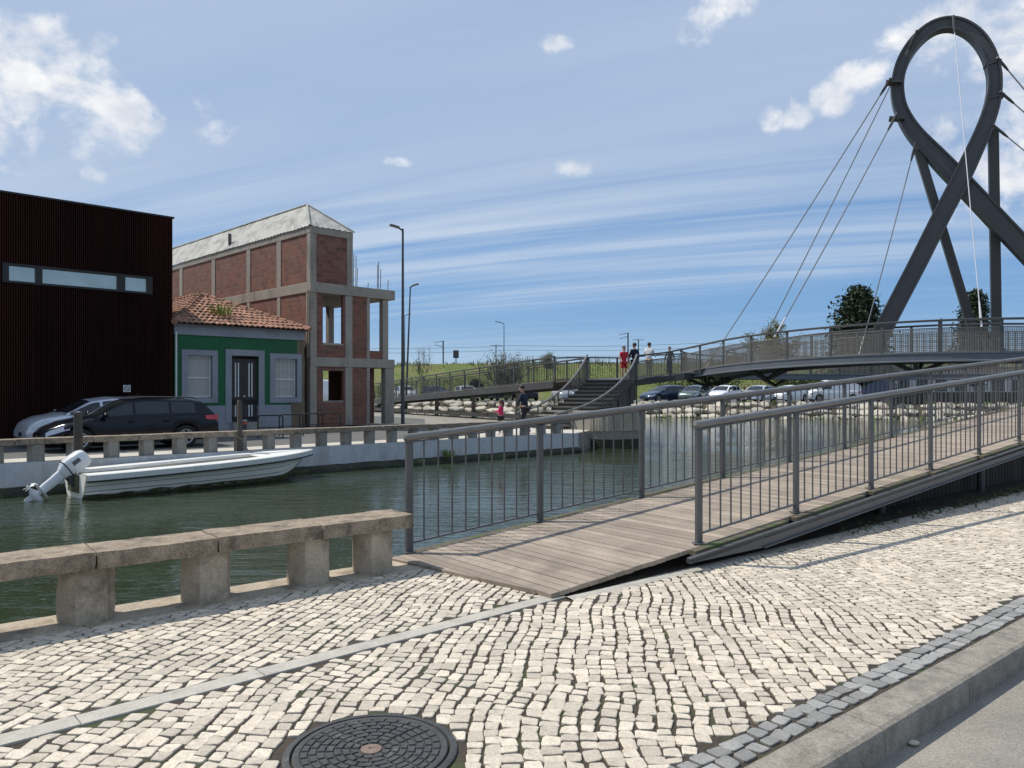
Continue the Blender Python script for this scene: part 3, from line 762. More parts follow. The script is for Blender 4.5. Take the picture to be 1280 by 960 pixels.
# ------------------------------------------------------------------ second ramp, going away along the side canal
fr = thing('access_ramp', 'second grey footbridge ramp sloping down behind the stone stairs in front of the rock bank', 'footbridge ramp', (-2,46,0))
fa, fb = Vector((2.9,37.2,2.0)), Vector((-11.5,60.5,.62))
fd = (fb-fa); ft = Vector((fd.x,fd.y,0)).normalized(); fn = Vector((ft.y,-ft.x,0))
mb = MB()
mb.obox(fa-fn*1.05-Vector((0,0,.05)), fd, fn*2.1, Vector((0,0,.05))); mb.build('deck', M['deck'], fr)
for sg in (-1,1):
    mb = MB(); mb.obox(fa+fn*(sg*1.08)-fn*.04-Vector((0,0,.36)), fd, fn*.08, Vector((0,0,.34))); mb.build('side_beam', M['steel_dark'], fr)
    rail_set([fa+fn*sg*1.02+fd*(i/10) for i in range(11)], fr, 15, mesh=False, mat_post=M['steel_dark'], mid=.98)
for k in (.18,.36,.54,.72,.9):
    p = fa+fd*k; mb = MB()
    mb.box((p.x,p.y,(p.z-.36-1.2)/2), (.24,.24,p.z-.36+1.2))
    mb.build('support_leg', M['concrete_far'], fr)
# ------------------------------------------------------------------ stairs from the far quay up to the landing
stair = thing('staircase', 'curved outdoor stairs with swept metal railings on a boarded round base at the quay corner', 'stairs', (3,32,0))
R0, L0 = Vector((1.7,30.2,0)), Vector((.25,32.2,0))
Rm, Lm = Vector((4.6,31.4,0)), Vector((2.5,33.2,0))
def bez(a, b, c, t): return a*(1-t)**2+b*2*t*(1-t)+c*t*t
def rb(t): q = bez(R0,Rm,V3(ST_R1,0),t); return q
def lb(t): q = bez(L0,Lm,V3(ST_L1,0),t); return q
NS = 12
for k in range(NS):
    t0, t1 = k/NS, (k+1)/NS+.022
    z = 2.03*(k+1)/NS
    p = [rb(t0),rb(min(1,t1)),lb(min(1,t1)),lb(t0)]
    mb = MB(); mb.prism([(q.x,q.y) for q in p], z-.055, z); mb.build('tread', M['concrete_far'] if k < 4 else M['dark_stone'], stair)
mb = MB()
for k in range(NS):
    t0, t1 = k/NS, (k+1)/NS; z = 2.03*(k+1)/NS-.06
    p = [rb(t0+.01),rb(t1),lb(t1),lb(t0+.01)]
    c_ = sum(p, Vector())/4; p = [c_+(q-c_)*.97 for q in p]
    mb.prism([(q.x,q.y) for q in p], max(-.02, z-.9), z-.001)
mb.build('flight', M['dark_stone'], stair)
for sgn, f in ((1,rb),(-1,lb)):
    pts = []
    for i in range(25):
        t = i/24; q = f(t); q.z = .62+.45*t+ (2.03+HB-1.07+.05)*t**1.55 - .0
        pts.append(q)
    mb = MB(); mb.tube([pts[0]-Vector((0,0,.04))]+pts, .045, 10); mb.build('handrail', M['handrail'], stair, smooth=True)
    mb = MB()
    for i in range(0,80):
        t = i/79; q = f(t); zt = .62+.45*t+(2.03+HB-1.02)*t**1.55-.06; zb = 2.03*min(1,(int(t*NS)+1)/NS)-.03
        if zt-zb > .08: mb.beam((q.x,q.y,max(zb,.0)), (q.x,q.y,zt), .016, .016, up=(1,0,0))
    mb.build('baluster_row', M['steel_dark'], stair)
    for t in (0.02,.2,.4,.6,.8,1.0):
        q = f(t); zt = .62+.45*t+(2.03+HB-1.02)*t**1.55-.04
        mb = MB(); mb.beam((q.x,q.y,-.02),(q.x,q.y,zt), .07,.05, up=(1,0,0)); mb.build('post', M['steel_dark'], stair)
# round base clad in upright boards, concrete below
bp_ = [Vector((3.0,29.6,0)), Vector((3.8,29.3,0)), Vector((4.6,29.6,0)), Vector((5.15,30.3,0)), Vector((5.4,31.3,0)), Vector((5.6,33,0)), Vector((5.9,36.0,0))]
def cr(pts, n):
    out = []
    for i in range(len(pts)-1):
        a, b, c, d = pts[max(0,i-1)], pts[i], pts[i+1], pts[min(len(pts)-1,i+2)]
        for k in range(n):
            t = k/n; out.append(.5*((2*b)+(c-a)*t+(2*a-5*b+4*c-d)*t*t+(3*b-a-3*c+d)*t**3))
    return out+[pts[-1]]
bc = cr(bp_, 8)
poly = [(p.x,p.y) for p in bc]+[(4.6,36.0),(2.6,33.0),(2.2,30.6)]
mb = MB(); mb.prism(poly, -2, -.34); mb.build('base', M['algae'], stair)  # dark tone paints in the shade of the void at the waterline
mb = MB(); mb.prism([(x,y) for x,y in poly], -.335, -.04); mb.build('footing', M['concrete_far'], stair)
mb = MB(); mb.prism([( 3.9+(x-3.9)*.97, 32+(y-32)*.975) for x,y in poly], -.04, .70); mb.build('plinth', M['concrete_far'], stair)
mb = MB(); rnd = random.Random(4)
for i in range(len(bc)-1):
    a, b = bc[i], bc[i+1]; L = (b-a).length; k = max(1, round(L/.17))
    for j in range(k):
        p, q = a.lerp(b, (j+.04)/k), a.lerp(b, (j+.96)/k); n_ = Vector((q.y-p.y,-(q.x-p.x),0)).normalized()
        o = rnd.uniform(0,.015)
        mb.obox(p-n_*.02+n_*o+Vector((0,0,-.02+rnd.uniform(-.015,.015))), q-p, n_*.035, Vector((0,0,.74+rnd.uniform(-.02,.02))))
mb.build('board_cladding', M['timber_wall'], stair)
# ------------------------------------------------------------------ looped mast standing on the near arc of the ring
A = Vector((13.8,29.6,0)); B = Vector((21.2,26.5,0)); MT = (B-A).normalized(); MN = Vector((MT.y,-MT.x,0))
if MN.y > 0: MN = -MN
mast = thing('bridge_mast', 'tall dark steel mast shaped like a looped ribbon above the ring footbridge', 'bridge mast', (16.4,28.5,2.6))
def MP(x, y, off=0.0):
    """where the sight line through this spot of the photograph meets the mast's own upright plane"""
    r = (x-HX)/F; t = (r*A.y-A.x)/(MT.x-r*MT.y); p = A+MT*t; d = p.y
    return Vector((p.x,p.y,EYE+(HY-y)/F*d))+MN*off
centre = [(1087,448),(1100,420),(1122,377),(1147,329),(1172,279),(1197,231),(1214,196),(1230,160),(1240,128),(1242,98),(1235,70),(1221,48),(1203,35),(1185,31),(1165,36),(1145,52),(1129,76),(1122,103),(1124,128),(1133,150),(1147,170),(1168,192),(1197,222),(1222,248),(1252,280),(1290,320),(1340,373),(1408,446)]
ctr = cr([MP(x,y) for x,y in centre], 4)
mb = MB(); hw, hd = .285, .20; vs = []
k = len(ctr)
for i, p in enumerate(ctr):
    t_ = (ctr[min(i+1,k-1)]-ctr[max(i-1,0)]).normalized(); sd = t_.cross(MN).normalized()
    f = i/(k-1); push = .10 if f < .5 else -.14     # one limb passes in front of the other where they cross
    w = min(1, abs(f-.5)*6); o = MN*(push*w)
    wd = hw*(1.0-.34*max(0,min(1,(min(f,1-f)-.2)/.12)))
    for a_, b_ in ((-wd,-hd),(wd,-hd),(wd,hd),(-wd,hd)): vs.append(p+o+sd*a_+MN*b_)
fs = []
for i in range(k-1):
    for j in range(4): fs.append((i*4+j,i*4+(j+1)%4,(i+1)*4+(j+1)%4,(i+1)*4+j))
fs += [(3,2,1,0),((k-1)*4,(k-1)*4+1,(k-1)*4+2,(k-1)*4+3)]
mb.add(vs, fs); mb.build('loop', M['steel_dark'], mast, smooth=True, angle=30, bevel=.02)
# raised flanges along both edges of the loop
for sg in (-1,1):
    mb = MB(); pts = []; vs = []
    for i, p in enumerate(ctr):
        t_ = (ctr[min(i+1,k-1)]-ctr[max(i-1,0)]).normalized(); sd = t_.cross(MN).normalized(); f = i/(k-1); o = MN*((.10 if f < .5 else -.14)*min(1,abs(f-.5)*6))
        wd = hw*(1.0-.34*max(0,min(1,(min(f,1-f)-.2)/.12)))
        for a_, b_ in ((-.035,-.03-hd),(.035,-.03-hd),(.035,.06+hd),(-.035,.06+hd)): vs.append(p+o+sd*(sg*wd+a_)+MN*b_)
    mb.add(vs, fs); mb.build('flange', M['steel_dark'], mast, smooth=True, angle=30)
back = -.75
for pa, pb, w in (((1148,186),(1231,441),.30),((1242,160),(1253,441),.32)):
    a, b = MP(*pa,-.1), MP(*pb,back-.3)
    mb = MB(); mb.beam(a, b, w, w, up=MN); mb.build('back_strut', M['steel_dark'], mast, bevel=.015)
    mb = MB(); mb.box((b.x,b.y,ring_z(270)+.25), (.5,.5,.06)); mb.beam(b-Vector((.3,0,.0)), b+Vector((0,0,.55)), .04,.2); mb.beam(b+Vector((.3,0,.0)), b+Vector((0,0,.55)), .04,.2)
    mb.build('foot_plate', M['steel_light'], mast)
for x in (1087,1408):
    p = MP(x,446); mb = MB(); mb.box((p.x,p.y,2.66), (1.1,.9,.08)); mb.build('foot_plate', M['steel_dark'], mast)
for px, py in ((1118,103),(1122,148),(1238,80),(1242,122)):
    p = MP(px,py,.3); mb = MB(); s_ = -1 if px < 1185 else 1
    mb.obox(p+MT*(.30*s_)-Vector((0,0,.06))-MN*.4, MT*(-.52*s_)+Vector((0,0,-.08*1)), MN*.44, Vector((0,0,.08))); mb.build('collar', M['steel_dark'], mast)
# ------------------------------------------------------------------ stay cables
def inner_at(x, r=RI+.1, dz=.0):
    a = math.atan((x-HX)/F); D = math.hypot(RC.x,RC.y); ca = math.atan2(RC.x,RC.y); de = a-ca
    q = r*r-(D*math.sin(de))**2
    dist = D*math.cos(de)-math.sqrt(max(0,q)); p = Vector((dist*math.sin(a), dist*math.cos(a), 0))
    th = math.degrees(math.atan2(p.y-RC.y,p.x-RC.x)) % 360; p.z = ring_z(th)+dz; return p
cabs = [((1111,105),'in',878,.02,'cable','stay cable leaving the left collar of the loop, farthest left at the railing'),
        ((1144,46),'in',936,.02,'cable','thin stay cable hanging from the upper left curve of the loop'),
        ((1119,148),'out',968,.95,'cable','stay cable from the lower left collar to a pale fitting on the railing'),
        ((1143,184),'in',1073,.05,'cable','short stay cable falling from the top of the left back strut'),
        ((1190,28),'out',1227,.86,'cable_white','white stay cable hanging down the middle of the loop')]
def stay(a, b, mat, label):
    t = thing('stay_cable', label, 'cable', b, group='stay cables of the looped mast')
    mb = MB(); mid = [a.lerp(b,i/12)-Vector((0,0,.10*math.sin(math.pi*i/12))) for i in range(13)]
    mb.tube(mid, .018 if mat == M['cable_white'] else .024, 6); mb.build('rope', mat, t, smooth=True)
    d_ = (mid[-2]-mid[-1]).normalized(); mb = MB(); mb.tube([mid[-1], mid[-1]+d_*.55, mid[-1]+d_*.9], [.035,.035,.025], 8); mb.build('end_fitting', M['cable_white'], t, smooth=True)
    d_ = (mid[1]-mid[0]).normalized(); mb = MB(); mb.tube([mid[0]-d_*.1, mid[0]+d_*.4, mid[0]+d_*.6], [.05,.05,.03], 8); mb.build('top_fitting', M['steel_dark'], t, smooth=True)
for (x,y), kind, fx, dz, mt, lab in cabs:
    a = MP(x,y,.36); b = inner_at(fx, RI+.1 if kind == 'in' else RO-.02, dz)
    stay(a, b, M[mt], lab)
for (x,y), b, lab in (((1246,79),Vector((33.9,34.5,2.5)),'upper stay cable leaving the right side of the loop'),((1250,121),Vector((32.5,30.5,2.5)),'middle stay cable leaving the right collar of the loop'),((1241,162),Vector((27.0,26.5,2.5)),'lowest stay cable on the right, starting in the fork of the right back strut')):
    stay(MP(x,y,.36), b, M['cable'], lab)
# ------------------------------------------------------------------ far quay
FQ = Vector((-10.9,16.3,0)); FU = Vector((.755,.656,0)).normalized(); FN = Vector((FU.y,-FU.x,0))   # FN points to the water
def FP(s, o=0.0, z=0.0): return FQ+FU*s-FN*o+Vector((0,0,z))    # o: inland
E = 17.6
edge = [FP(-60),FP(E),Vector((2.9,29.3,0)),Vector((4.6,33.5,0)),Vector((4.2,37.0,0)),Vector((-9,57,0)),Vector((-45,112,0)),Vector((-160,112,0)),Vector((-160,-20,0))]
mb = MB(); mb.prism([(p.x,p.y) for p in edge], -2.5, -.125); tag(mb.build('quayside', M['concrete_far']), kind='structure')
mb = MB(); mb.prism([(p.x,p.y) for p in (FP(-60,0.02),FP(E-.02,0.02),Vector((2.85,29.28,0)),Vector((4.5,33.4,0)),Vector((4.1,36.9,0)),Vector((2.2,38.3,0)),Vector((.2,37.0,0)),FP(14.2,4.2),FP(12.2,1.35),FP(-60,1.35))], -.3, -.004)
tag(mb.build('quay_walk', M['paving_far'], bevel=.015), kind='structure')
mb = MB(); mb.prism([(p.x,p.y) for p in (FP(-60,1.3),FP(12,1.3),FP(15,5.0),FP(16.6,8.2),Vector((-5,44,0)),Vector((-18,60,0)),Vector((-40,60,0)),FP(-60,30))], -.2, -.12)
tag(mb.build('quay_road', M['asphalt_far']), kind='structure')
mb = MB(); mb.prism([(p.x,p.y) for p in (FP(-60,8.3),FP(12.0,8.3),FP(12.0,30),FP(-60,30))], -.2, .0); tag(mb.build('house_pavement', M['concrete_far'], bevel=.02), kind='structure')
# pale kerb and low border where the road meets the side canal
mb = MB(); pts = [Vector((3.0,38.5,0)),Vector((-.5,43.6,0)),Vector((-9.3,56.9,0)),Vector((-30,88,0))]
mb.sweep([p+Vector((-.5,-.3,0)) for p in pts], [(-.25,0),(-.25,.22),(.25,.22),(.25,0)]); tag(mb.build('side_canal_kerb', M['concrete_far']), kind='structure')
mb = MB(); mb.sweep([FP(-45,.0,0),FP(E,.0,0)], [(.03,-.001),(.03,-.56),(-.3,-.56),(-.3,-.001)]); tag(mb.build('quay_facing', M['white_wall']), kind='structure')
mb = MB(); mb.sweep([FP(E,0,0),Vector((2.87,29.2,0))], [(.03,-.001),(.03,-.56),(-.1,-.56),(-.1,-.001)]); tag(mb.build('quay_return', M['concrete_far']), kind='structure')
rnd = random.Random(12); mb = MB(); us = [i*.18-30 for i in range(int((E+30)/.18)+1)]
def ledge(u, v):
    p = FP(u, 0, 0); a = noise.noise(Vector((u*1.3,v*3,2)))*.06+noise.noise(Vector((u*5,v*9,7)))*.04
    prof = [(.025,-.50),(.10,-.53),(.19,-.57),(.24,-.63),(.25,-.72),(.2,-.9)]
    o, z = prof[v]; k = .5+.5*min(1,max(0,v/2))
    return p+FN*(o+a*k)+Vector((0,0,z+a*.7*k))
mb.grid(ledge, us, range(6), flip=True); mb.build('algae_ledge', M['algae'], smooth=True, angle=60); tag(bpy.data.objects['algae_ledge'], kind='structure')
# far concrete railing
t = thing('concrete_railing', 'long low concrete railing along the far quay, in front of the parked cars', 'railing', FP(2,.1))
s = .73-.765*14; rnd = random.Random(6); kk = 0
while s < E-.6:
    hex_post(FP(s-.1,.12,0), FU, -FN, .95, .38, s*2.2+40, 5).build('post', M['concrete_far'], t)
    s += .765; kk += 1
s = -10.4
while s < E-.9:
    L = min(1.53, E-.45-s); rough_box(FP(s+.006,.49,.38+.004*(kk%2)), FU*(L-.012), FN*.40, Vector((0,0,.125)), (10,3,2), s*1.3+11, .008).build('coping_slab', M['coping'], t); s += 1.53; kk += 1
# mooring piles in the canal
for px, y0, d, top, lab in ((98,575,16.75,515,'rough mooring pile standing behind the white outboard motor'),(300,560,19.75,500,'slim dark mooring pile behind the bow half of the white boat')):
    p = P(px,y0,d); mb = MB(); zt = P(px,top,d).z
    w = .135 if px < 200 else .10
    mb.tube([(p.x,p.y,-2),(p.x+.01,p.y,-.5),(p.x-.01,p.y,zt-.02),(p.x-.01,p.y,zt)], [w*.8,w*.75,w*.62,w*.5], 9)
    tag(mb.build('mooring_pile', M['wood_pile'], smooth=True), lab, 'mooring pile')

# ------------------------------------------------------------------ dark ribbed building on the left
W45 = Vector((.7071,.7071,0)); B45 = Vector((-.7071,.7071,0))     # along the facades, and back from them
def FB(o, t, b, z): return o - W45*t + B45*b + Vector((0,0,z))     # t leftwards from a right-hand corner
OB = Vector((-12.48,28.2,0)); BH = 7.86
bb = thing('ribbed_building', 'dark rust brown building clad in upright ribs with one long strip window', 'building', FB(OB,6,4,0))
mb = MB()
mb.obox(FB(OB,0,.10,.0), -W45*16, B45*14, Vector((0,0,5.03)))
mb.obox(FB(OB,0,.10,5.03), -W45*.80, B45*14, Vector((0,0,.58)))
mb.obox(FB(OB,5.2,.10,5.03), -W45*10.8, B45*14, Vector((0,0,.58)))
mb.obox(FB(OB,.8,.6,5.03), -W45*4.4, B45*13.5, Vector((0,0,.58)))
mb.obox(FB(OB,0,.10,5.61), -W45*16, B45*14, Vector((0,0,BH-5.61)))
mb.build('wall', M['corten'], bb)
mb = MB(); t_ = .02
while t_ < 12:
    gap = .80-.03 < t_ < 5.2
    for z0, z1 in (((.0,5.0),(5.64,BH)) if gap else ((.0,BH),)):
        mb.obox(FB(OB,t_,.0,z0), -W45*.032, B45*.101, Vector((0,0,z1-z0)))
    t_ += .064
b_ = .12
while b_ < 14: mb.obox(FB(OB,-.06,b_,0), W45*(-.06), B45*.055, Vector((0,0,BH))); b_ += .11
mb.build('rib_cladding', M['corten'], bb)
mb = MB(); mb.obox(FB(OB,-.08,-.02,BH), -W45*16.1, B45*14.1, Vector((0,0,.06))); mb.build('parapet_cap', M['black'], bb)
wn = MB(); wf = thing('window', None, None); wf.parent = bb; wf.location = FB(OB,3,.1,5.3)-bb.location
mb = MB()
for z in (5.0,5.56): mb.obox(FB(OB,.70,-.02,z), -W45*4.6, B45*.35, Vector((0,0,.07)))
for a0, a1 in ((.70,.86),(1.62,1.85),(4.18,4.36),(5.12,5.30)): mb.obox(FB(OB,a0,-.018,5.07), -W45*(a1-a0), B45*.34, Vector((0,0,.49)))
mb.build('frame', M['black'], wf)
for a0, a1 in ((.86,1.62),(1.85,4.18),(4.36,5.12)):
    mb = MB(); mb.obox(FB(OB,a0,.09,5.06), -W45*(a1-a0), B45*.02, Vector((0,0,.51))); mb.build('pane', M['mirror_glass'], wf)
# no-parking plate on its wall
t = thing('no_parking_sign', 'small square white no parking sign fixed low on the dark ribbed wall', 'sign', FB(OB,1.45,-.02,1.6))
sg = P(159,486,27.1); o = FB(OB,1.45,-.03,1.49)
mb = MB(); mb.obox(o, -W45*.24, B45*.012, Vector((0,0,.24))); mb.build('plate', M['white_paint'], t)
cc = o-W45*.12+Vector((0,0,.12))-B45*.004
mb = MB(); n = 28
for ra, rb_ in ((.072,.094),):
    vs = []
    for i in range(n):
        a = 2*math.pi*i/n; e = -W45*math.cos(a)+Vector((0,0,1))*math.sin(a); vs += [cc+e*ra, cc+e*rb_]
    mb.add(vs, [(2*i,2*i+1,2*((i+1)%n)+1,2*((i+1)%n)) for i in range(n)])
q = (W45*-.066+Vector((0,0,.066)))
mb.beam(cc-q-B45*.002, cc+q-B45*.002, .022, .004, up=B45); mb.build('symbol', M['black'], t)

# ------------------------------------------------------------------ small green house
OH = Vector((-8.7,32.2,0)); HL = 5.36; HB0 = .12
gh = thing('green_house', 'small single storey green house with grey trim and a red tiled roof', 'house', FB(OH,2.7,3,0))
def wall_with_holes(mb, x0, x1, z0, z1, holes, o, dep, front=0.0):
    xs = sorted({x0,x1}|{h[0] for h in holes}|{h[1] for h in holes}); zs = sorted({z0,z1}|{h[2] for h in holes}|{h[3] for h in holes})
    for i in range(len(xs)-1):
        run = None
        for j in range(len(zs)-1):
            cx, cz = (xs[i]+xs[i+1])/2, (zs[j]+zs[j+1])/2
            if any(h[0]<cx<h[1] and h[2]<cz<h[3] for h in holes):
                if run is not None: mb.obox(FB(o,xs[i],front,run), -W45*(xs[i+1]-xs[i]), B45*dep, Vector((0,0,zs[j]-run))); run = None
            elif run is None: run = zs[j]
        if run is not None: mb.obox(FB(o,xs[i],front,run), -W45*(xs[i+1]-xs[i]), B45*dep, Vector((0,0,zs[-1]-run)))
holes = [(.36,1.36,1.24,2.83),(2.05,3.18,.28,2.90),(3.94,4.89,1.27,2.86)]
mb = MB(); wall_with_holes(mb, .34, HL, .95, 3.62, [(h[0],h[1],max(h[2],.95),h[3]) for h in holes], OH, .35); mb.build('wall', M['green_wall'], gh)
mb = MB(); rnd = random.Random(9)
z = 0.0
while z < 3.0:
    hh = rnd.uniform(.08,.2); w_ = .36+.5*(0.5+.5*noise.noise(Vector((z*1.7,4,2))))*(1 if z < 1.0 else .0)+.02*rnd.random()
    mb.obox(FB(OH,.002,-.028 if z < .95 else -.012,z), -W45*min(w_,.9 if z < .9 else .345), B45*.04, Vector((0,0,hh))); z += hh
mb.build('bare_patch', M['bare_render'], gh)
mb = MB(); wall_with_holes(mb, .34, HL, 0, .949, [(2.05,3.18,.28,.95)], OH, .37, -.02); mb.build('base_course', M['grey_render'], gh)
mb = MB(); mb.obox(FB(OH,0,.02,0), -W45*.339, B45*.4, Vector((0,0,3.62))); mb.obox(FB(OH,0,.43,0), -W45*.3, B45*9, Vector((0,0,3.62))); mb.obox(FB(OH,HL-.3,.38,0), -W45*.3, B45*9, Vector((0,0,3.62))); mb.build('side_wall', M['bare_render'], gh)
mb = MB(); mb.obox(FB(OH,0,-.05,3.622), -W45*(HL+.02), B45*.45, Vector((0,0,.33))); mb.obox(FB(OH,0,-.11,3.95), -W45*(HL+.04), B45*.3, Vector((0,0,.07))); mb.build('cornice', M['grey_render'], gh)
mb = MB(); mb.obox(FB(OH,2.05,-.2,.0), -W45*1.13, B45*.5, Vector((0,0,.27))); mb.build('doorstep', M['concrete_far'], gh)
def surround(h, w, low):
    mb = MB(); a0, a1, z0, z1 = h
    mb.obox(FB(OH,a0-w,-.045,z0-(w if low else 0)), -W45*w, B45*.12, Vector((0,0,z1-z0+w+(w if low else 0))))
    mb.obox(FB(OH,a1,-.045,z0-(w if low else 0)), -W45*w, B45*.12, Vector((0,0,z1-z0+w+(w if low else 0))))
    mb.obox(FB(OH,a0+.001,-.045,z1), -W45*(a1-a0-.002), B45*.12, Vector((0,0,w)))
    if low: mb.obox(FB(OH,a0+.001,-.045,z0-w), -W45*(a1-a0-.002), B45*.12, Vector((0,0,w)))
    return mb
for wi, h in enumerate((holes[0],holes[2])):
    a0, a1, z0, z1 = h
    sd = surround(h, .21, True).build('window', M['grey_render'], gh)
    mb = MB(); f = .05
    mb.obox(FB(OH,a0+.01,.10,z0+.01), -W45*f, B45*.05, Vector((0,0,z1-z0-.02))); mb.obox(FB(OH,a1-f-.01,.10,z0+.01), -W45*f, B45*.05, Vector((0,0,z1-z0-.02)))
    zm = z0+(z1-z0)*.47
    for z in (z0+.01, zm-.025, z1-f-.01): mb.obox(FB(OH,a0+.01+f,.102,z), -W45*(a1-a0-.02-2*f), B45*.045, Vector((0,0,f)))
    nb = 2
    if wi == 0:
        for k in (1,2): mb.obox(FB(OH,a0+(a1-a0)*k/3-.01,.106,z0+.06), -W45*.02, B45*.035, Vector((0,0,z1-z0-.12)))
        for z in (z0+.42, z1-.42): mb.obox(FB(OH,a0+.07,.108,z), -W45*(a1-a0-.14), B45*.03, Vector((0,0,.018)))
    mb.build('sash', M['white_paint'], sd)
    mb = MB(); mb.obox(FB(OH,a0+.02,.13,z0+.02), -W45*(a1-a0-.04), B45*.01, Vector((0,0,z1-z0-.04))); mb.build('pane', M['curtain'], sd)
h = holes[1]; dr = surround(h, .24, False).build('door', M['grey_render'], gh)
a0, a1, z0, z1 = h; am = (a0+a1)/2
for l0, l1 in ((a0+.01,am-.006),(am+.006,a1-.01)):
    mb = MB(); mb.obox(FB(OH,l0,.12,z0), -W45*(l1-l0), B45*.05, Vector((0,0,z1-z0-.12)))
    for k in (.08,.36): 
        mb.obox(FB(OH,l0+.05,.10,z0+.12), -W45*(l1-l0-.1), B45*.03, Vector((0,0,.06))); mb.obox(FB(OH,l0+.05,.10,z0+.72), -W45*(l1-l0-.1), B45*.03, Vector((0,0,.18)))
    lf = mb.build('door_leaf', M['old_door'], dr)
    mb = MB()
    for k in (.40,.62):
        c_ = l0+(l1-l0)*k
        for za, zb in ((z0+1.0,z1-.28),(z0+.22,z0+.68)): mb.obox(FB(OH,c_-.022,.095,za), -W45*.044, B45*.03, Vector((0,0,zb-za)))
    mb.build('pale_strip', M['white_paint'], dr)
mb = MB(); p = FB(OH,am,.08,z0+1.02); mb.ball(p,.04,10,7); mb.build('door_knob', M['white_paint'], dr, smooth=True)
mb = MB(); p = FB(OH,HL-.03,-.10,0); mb.tube([p+Vector((0,0,.15)),p+Vector((0,0,3.7))], .035, 8); mb.build('drainpipe', M['white_paint'], gh, smooth=True)
# hip roof of separate clay tiles
eave, apex = 4.02, 5.62; AB = 4.0; hwid = HL/2
def roof_pt(side, u, v):
    """front: u across 0..1, v up the slope 0..1"""
    if side == 'front':
        x = (-.10)*(1-v)+hwid*v, (HL+.10)*(1-v)+hwid*v
        t_ = x[0]+(x[1]-x[0])*u; b_ = -.28+(AB+.28)*v
        return FB(OH,t_,b_,eave+(apex-eave)*v)
    b_ = -.28+(AB+.28)*v+(12-(-.28+(AB+.28)*v))*u
    t_ = (HL+.10)*(1-v)+hwid*v if side == 'left' else -.10*(1-v)+hwid*v
    return FB(OH,t_,b_,eave+(apex-eave)*v)
mb = MB(); rows = 11; rnd = random.Random(31)
for side in ('front','left','right'):
    for r_ in range(rows):
        v0, v1 = r_/rows, min(1.0,(r_+1.18)/rows)
        wid = (HL+.2)*(1-(r_+.5)/rows) if side == 'front' else 12-AB*(r_/rows)
        nt_ = max(2, int(wid/.21))
        for j in range(nt_):
            q = 5; vs = []
            tl = rnd.uniform(-.012,.012); jr = rnd.uniform(-.03,.03)/rows
            nrm = (roof_pt(side,.5,.4)-roof_pt(side,.5,.5)).cross(roof_pt(side,.6,.4)-roof_pt(side,.5,.4))
            if nrm.z < 0: nrm = -nrm
            nrm.normalize()
            for i in range(q+1):
                u = (j+i/q)/nt_; hgt = .045*math.sin(math.pi*i/q)
                vs.append(roof_pt(side,u,v0+jr)+nrm*(hgt+.055+tl)); vs.append(roof_pt(side,u,v1)+nrm*(hgt+.008))
                vs.append(roof_pt(side,u,v0+jr)+nrm*(hgt+.015+tl))
            fs = []
            for i in range(q):
                fs.append((i*3,i*3+3,i*3+4,i*3+1)); fs.append((i*3+2,i*3+5,i*3+3,i*3))
            mb.add(vs, fs)
rf = mb.build('roof', M['tile'], gh)
mb = MB()
for a, b in ((roof_pt('front',0,0),roof_pt('front',0,1)),(roof_pt('front',1,0),roof_pt('front',1,1)),(roof_pt('front',.5,1),FB(OH,hwid,12,apex))):
    L = (b-a).length; k = int(L/.38)
    for i in range(k):
        p, q = a.lerp(b,i/k), a.lerp(b,(i+1.12)/k)
        mb.tube([p+Vector((0,0,.05)),q+Vector((0,0,.035))], [.125,.095], 9)
mb.build('ridge_tiles', M['tile'], rf, smooth=True)
mb = MB(); q0 = [roof_pt('front',0,0),roof_pt('front',1,0),roof_pt('front',1,1),FB(OH,hwid,12,apex)]
mb.add([roof_pt('front',0,0)-Vector((0,0,.01)),roof_pt('front',1,0)-Vector((0,0,.01)),roof_pt('front',1,1)-Vector((0,0,.01))], [(0,1,2)])
mb.add([roof_pt('left',0,0),roof_pt('left',1,0),roof_pt('left',1,1),roof_pt('left',0,1)], [(0,1,2,3)]); mb.add([roof_pt('right',0,0),roof_pt('right',1,0),roof_pt('right',1,1),roof_pt('right',0,1)], [(0,1,2,3)])
mb.build('roof_boarding', M['old_door'], rf)
def tuft(name, c, n, h, spread, mat, label, cat, seed, wid=.03, lean=.5):
    rnd = random.Random(seed); mb = MB()
    for i in range(n):
        a = rnd.uniform(0,6.28); rr = spread*math.sqrt(rnd.random())*.5; b0 = Vector(c)+Vector((math.cos(a)*rr,math.sin(a)*rr,0))
        hh = h*rnd.uniform(.4,1); d_ = Vector((math.cos(a),math.sin(a),0))*hh*lean*rnd.uniform(.2,1.2)
        sd = Vector((-math.sin(a),math.cos(a),0))*wid*rnd.uniform(.6,1.3)
        m_ = b0+d_*.4+Vector((0,0,hh*.65)); e_ = b0+d_+Vector((0,0,hh))
        mb.add([b0-sd,b0+sd,m_+sd*.7,m_-sd*.7,e_], [(0,1,2,3),(3,2,4)])
    return tag(mb.build(name, mat), label, cat)
p = roof_pt('front',.62,.30)
tuft('roof_weed', p+Vector((0,0,.03)), 140, .62, .8, M['leaf_light'], 'bright green weed growing out of the red tiled roof', 'weed', 5, .013, 1.1)

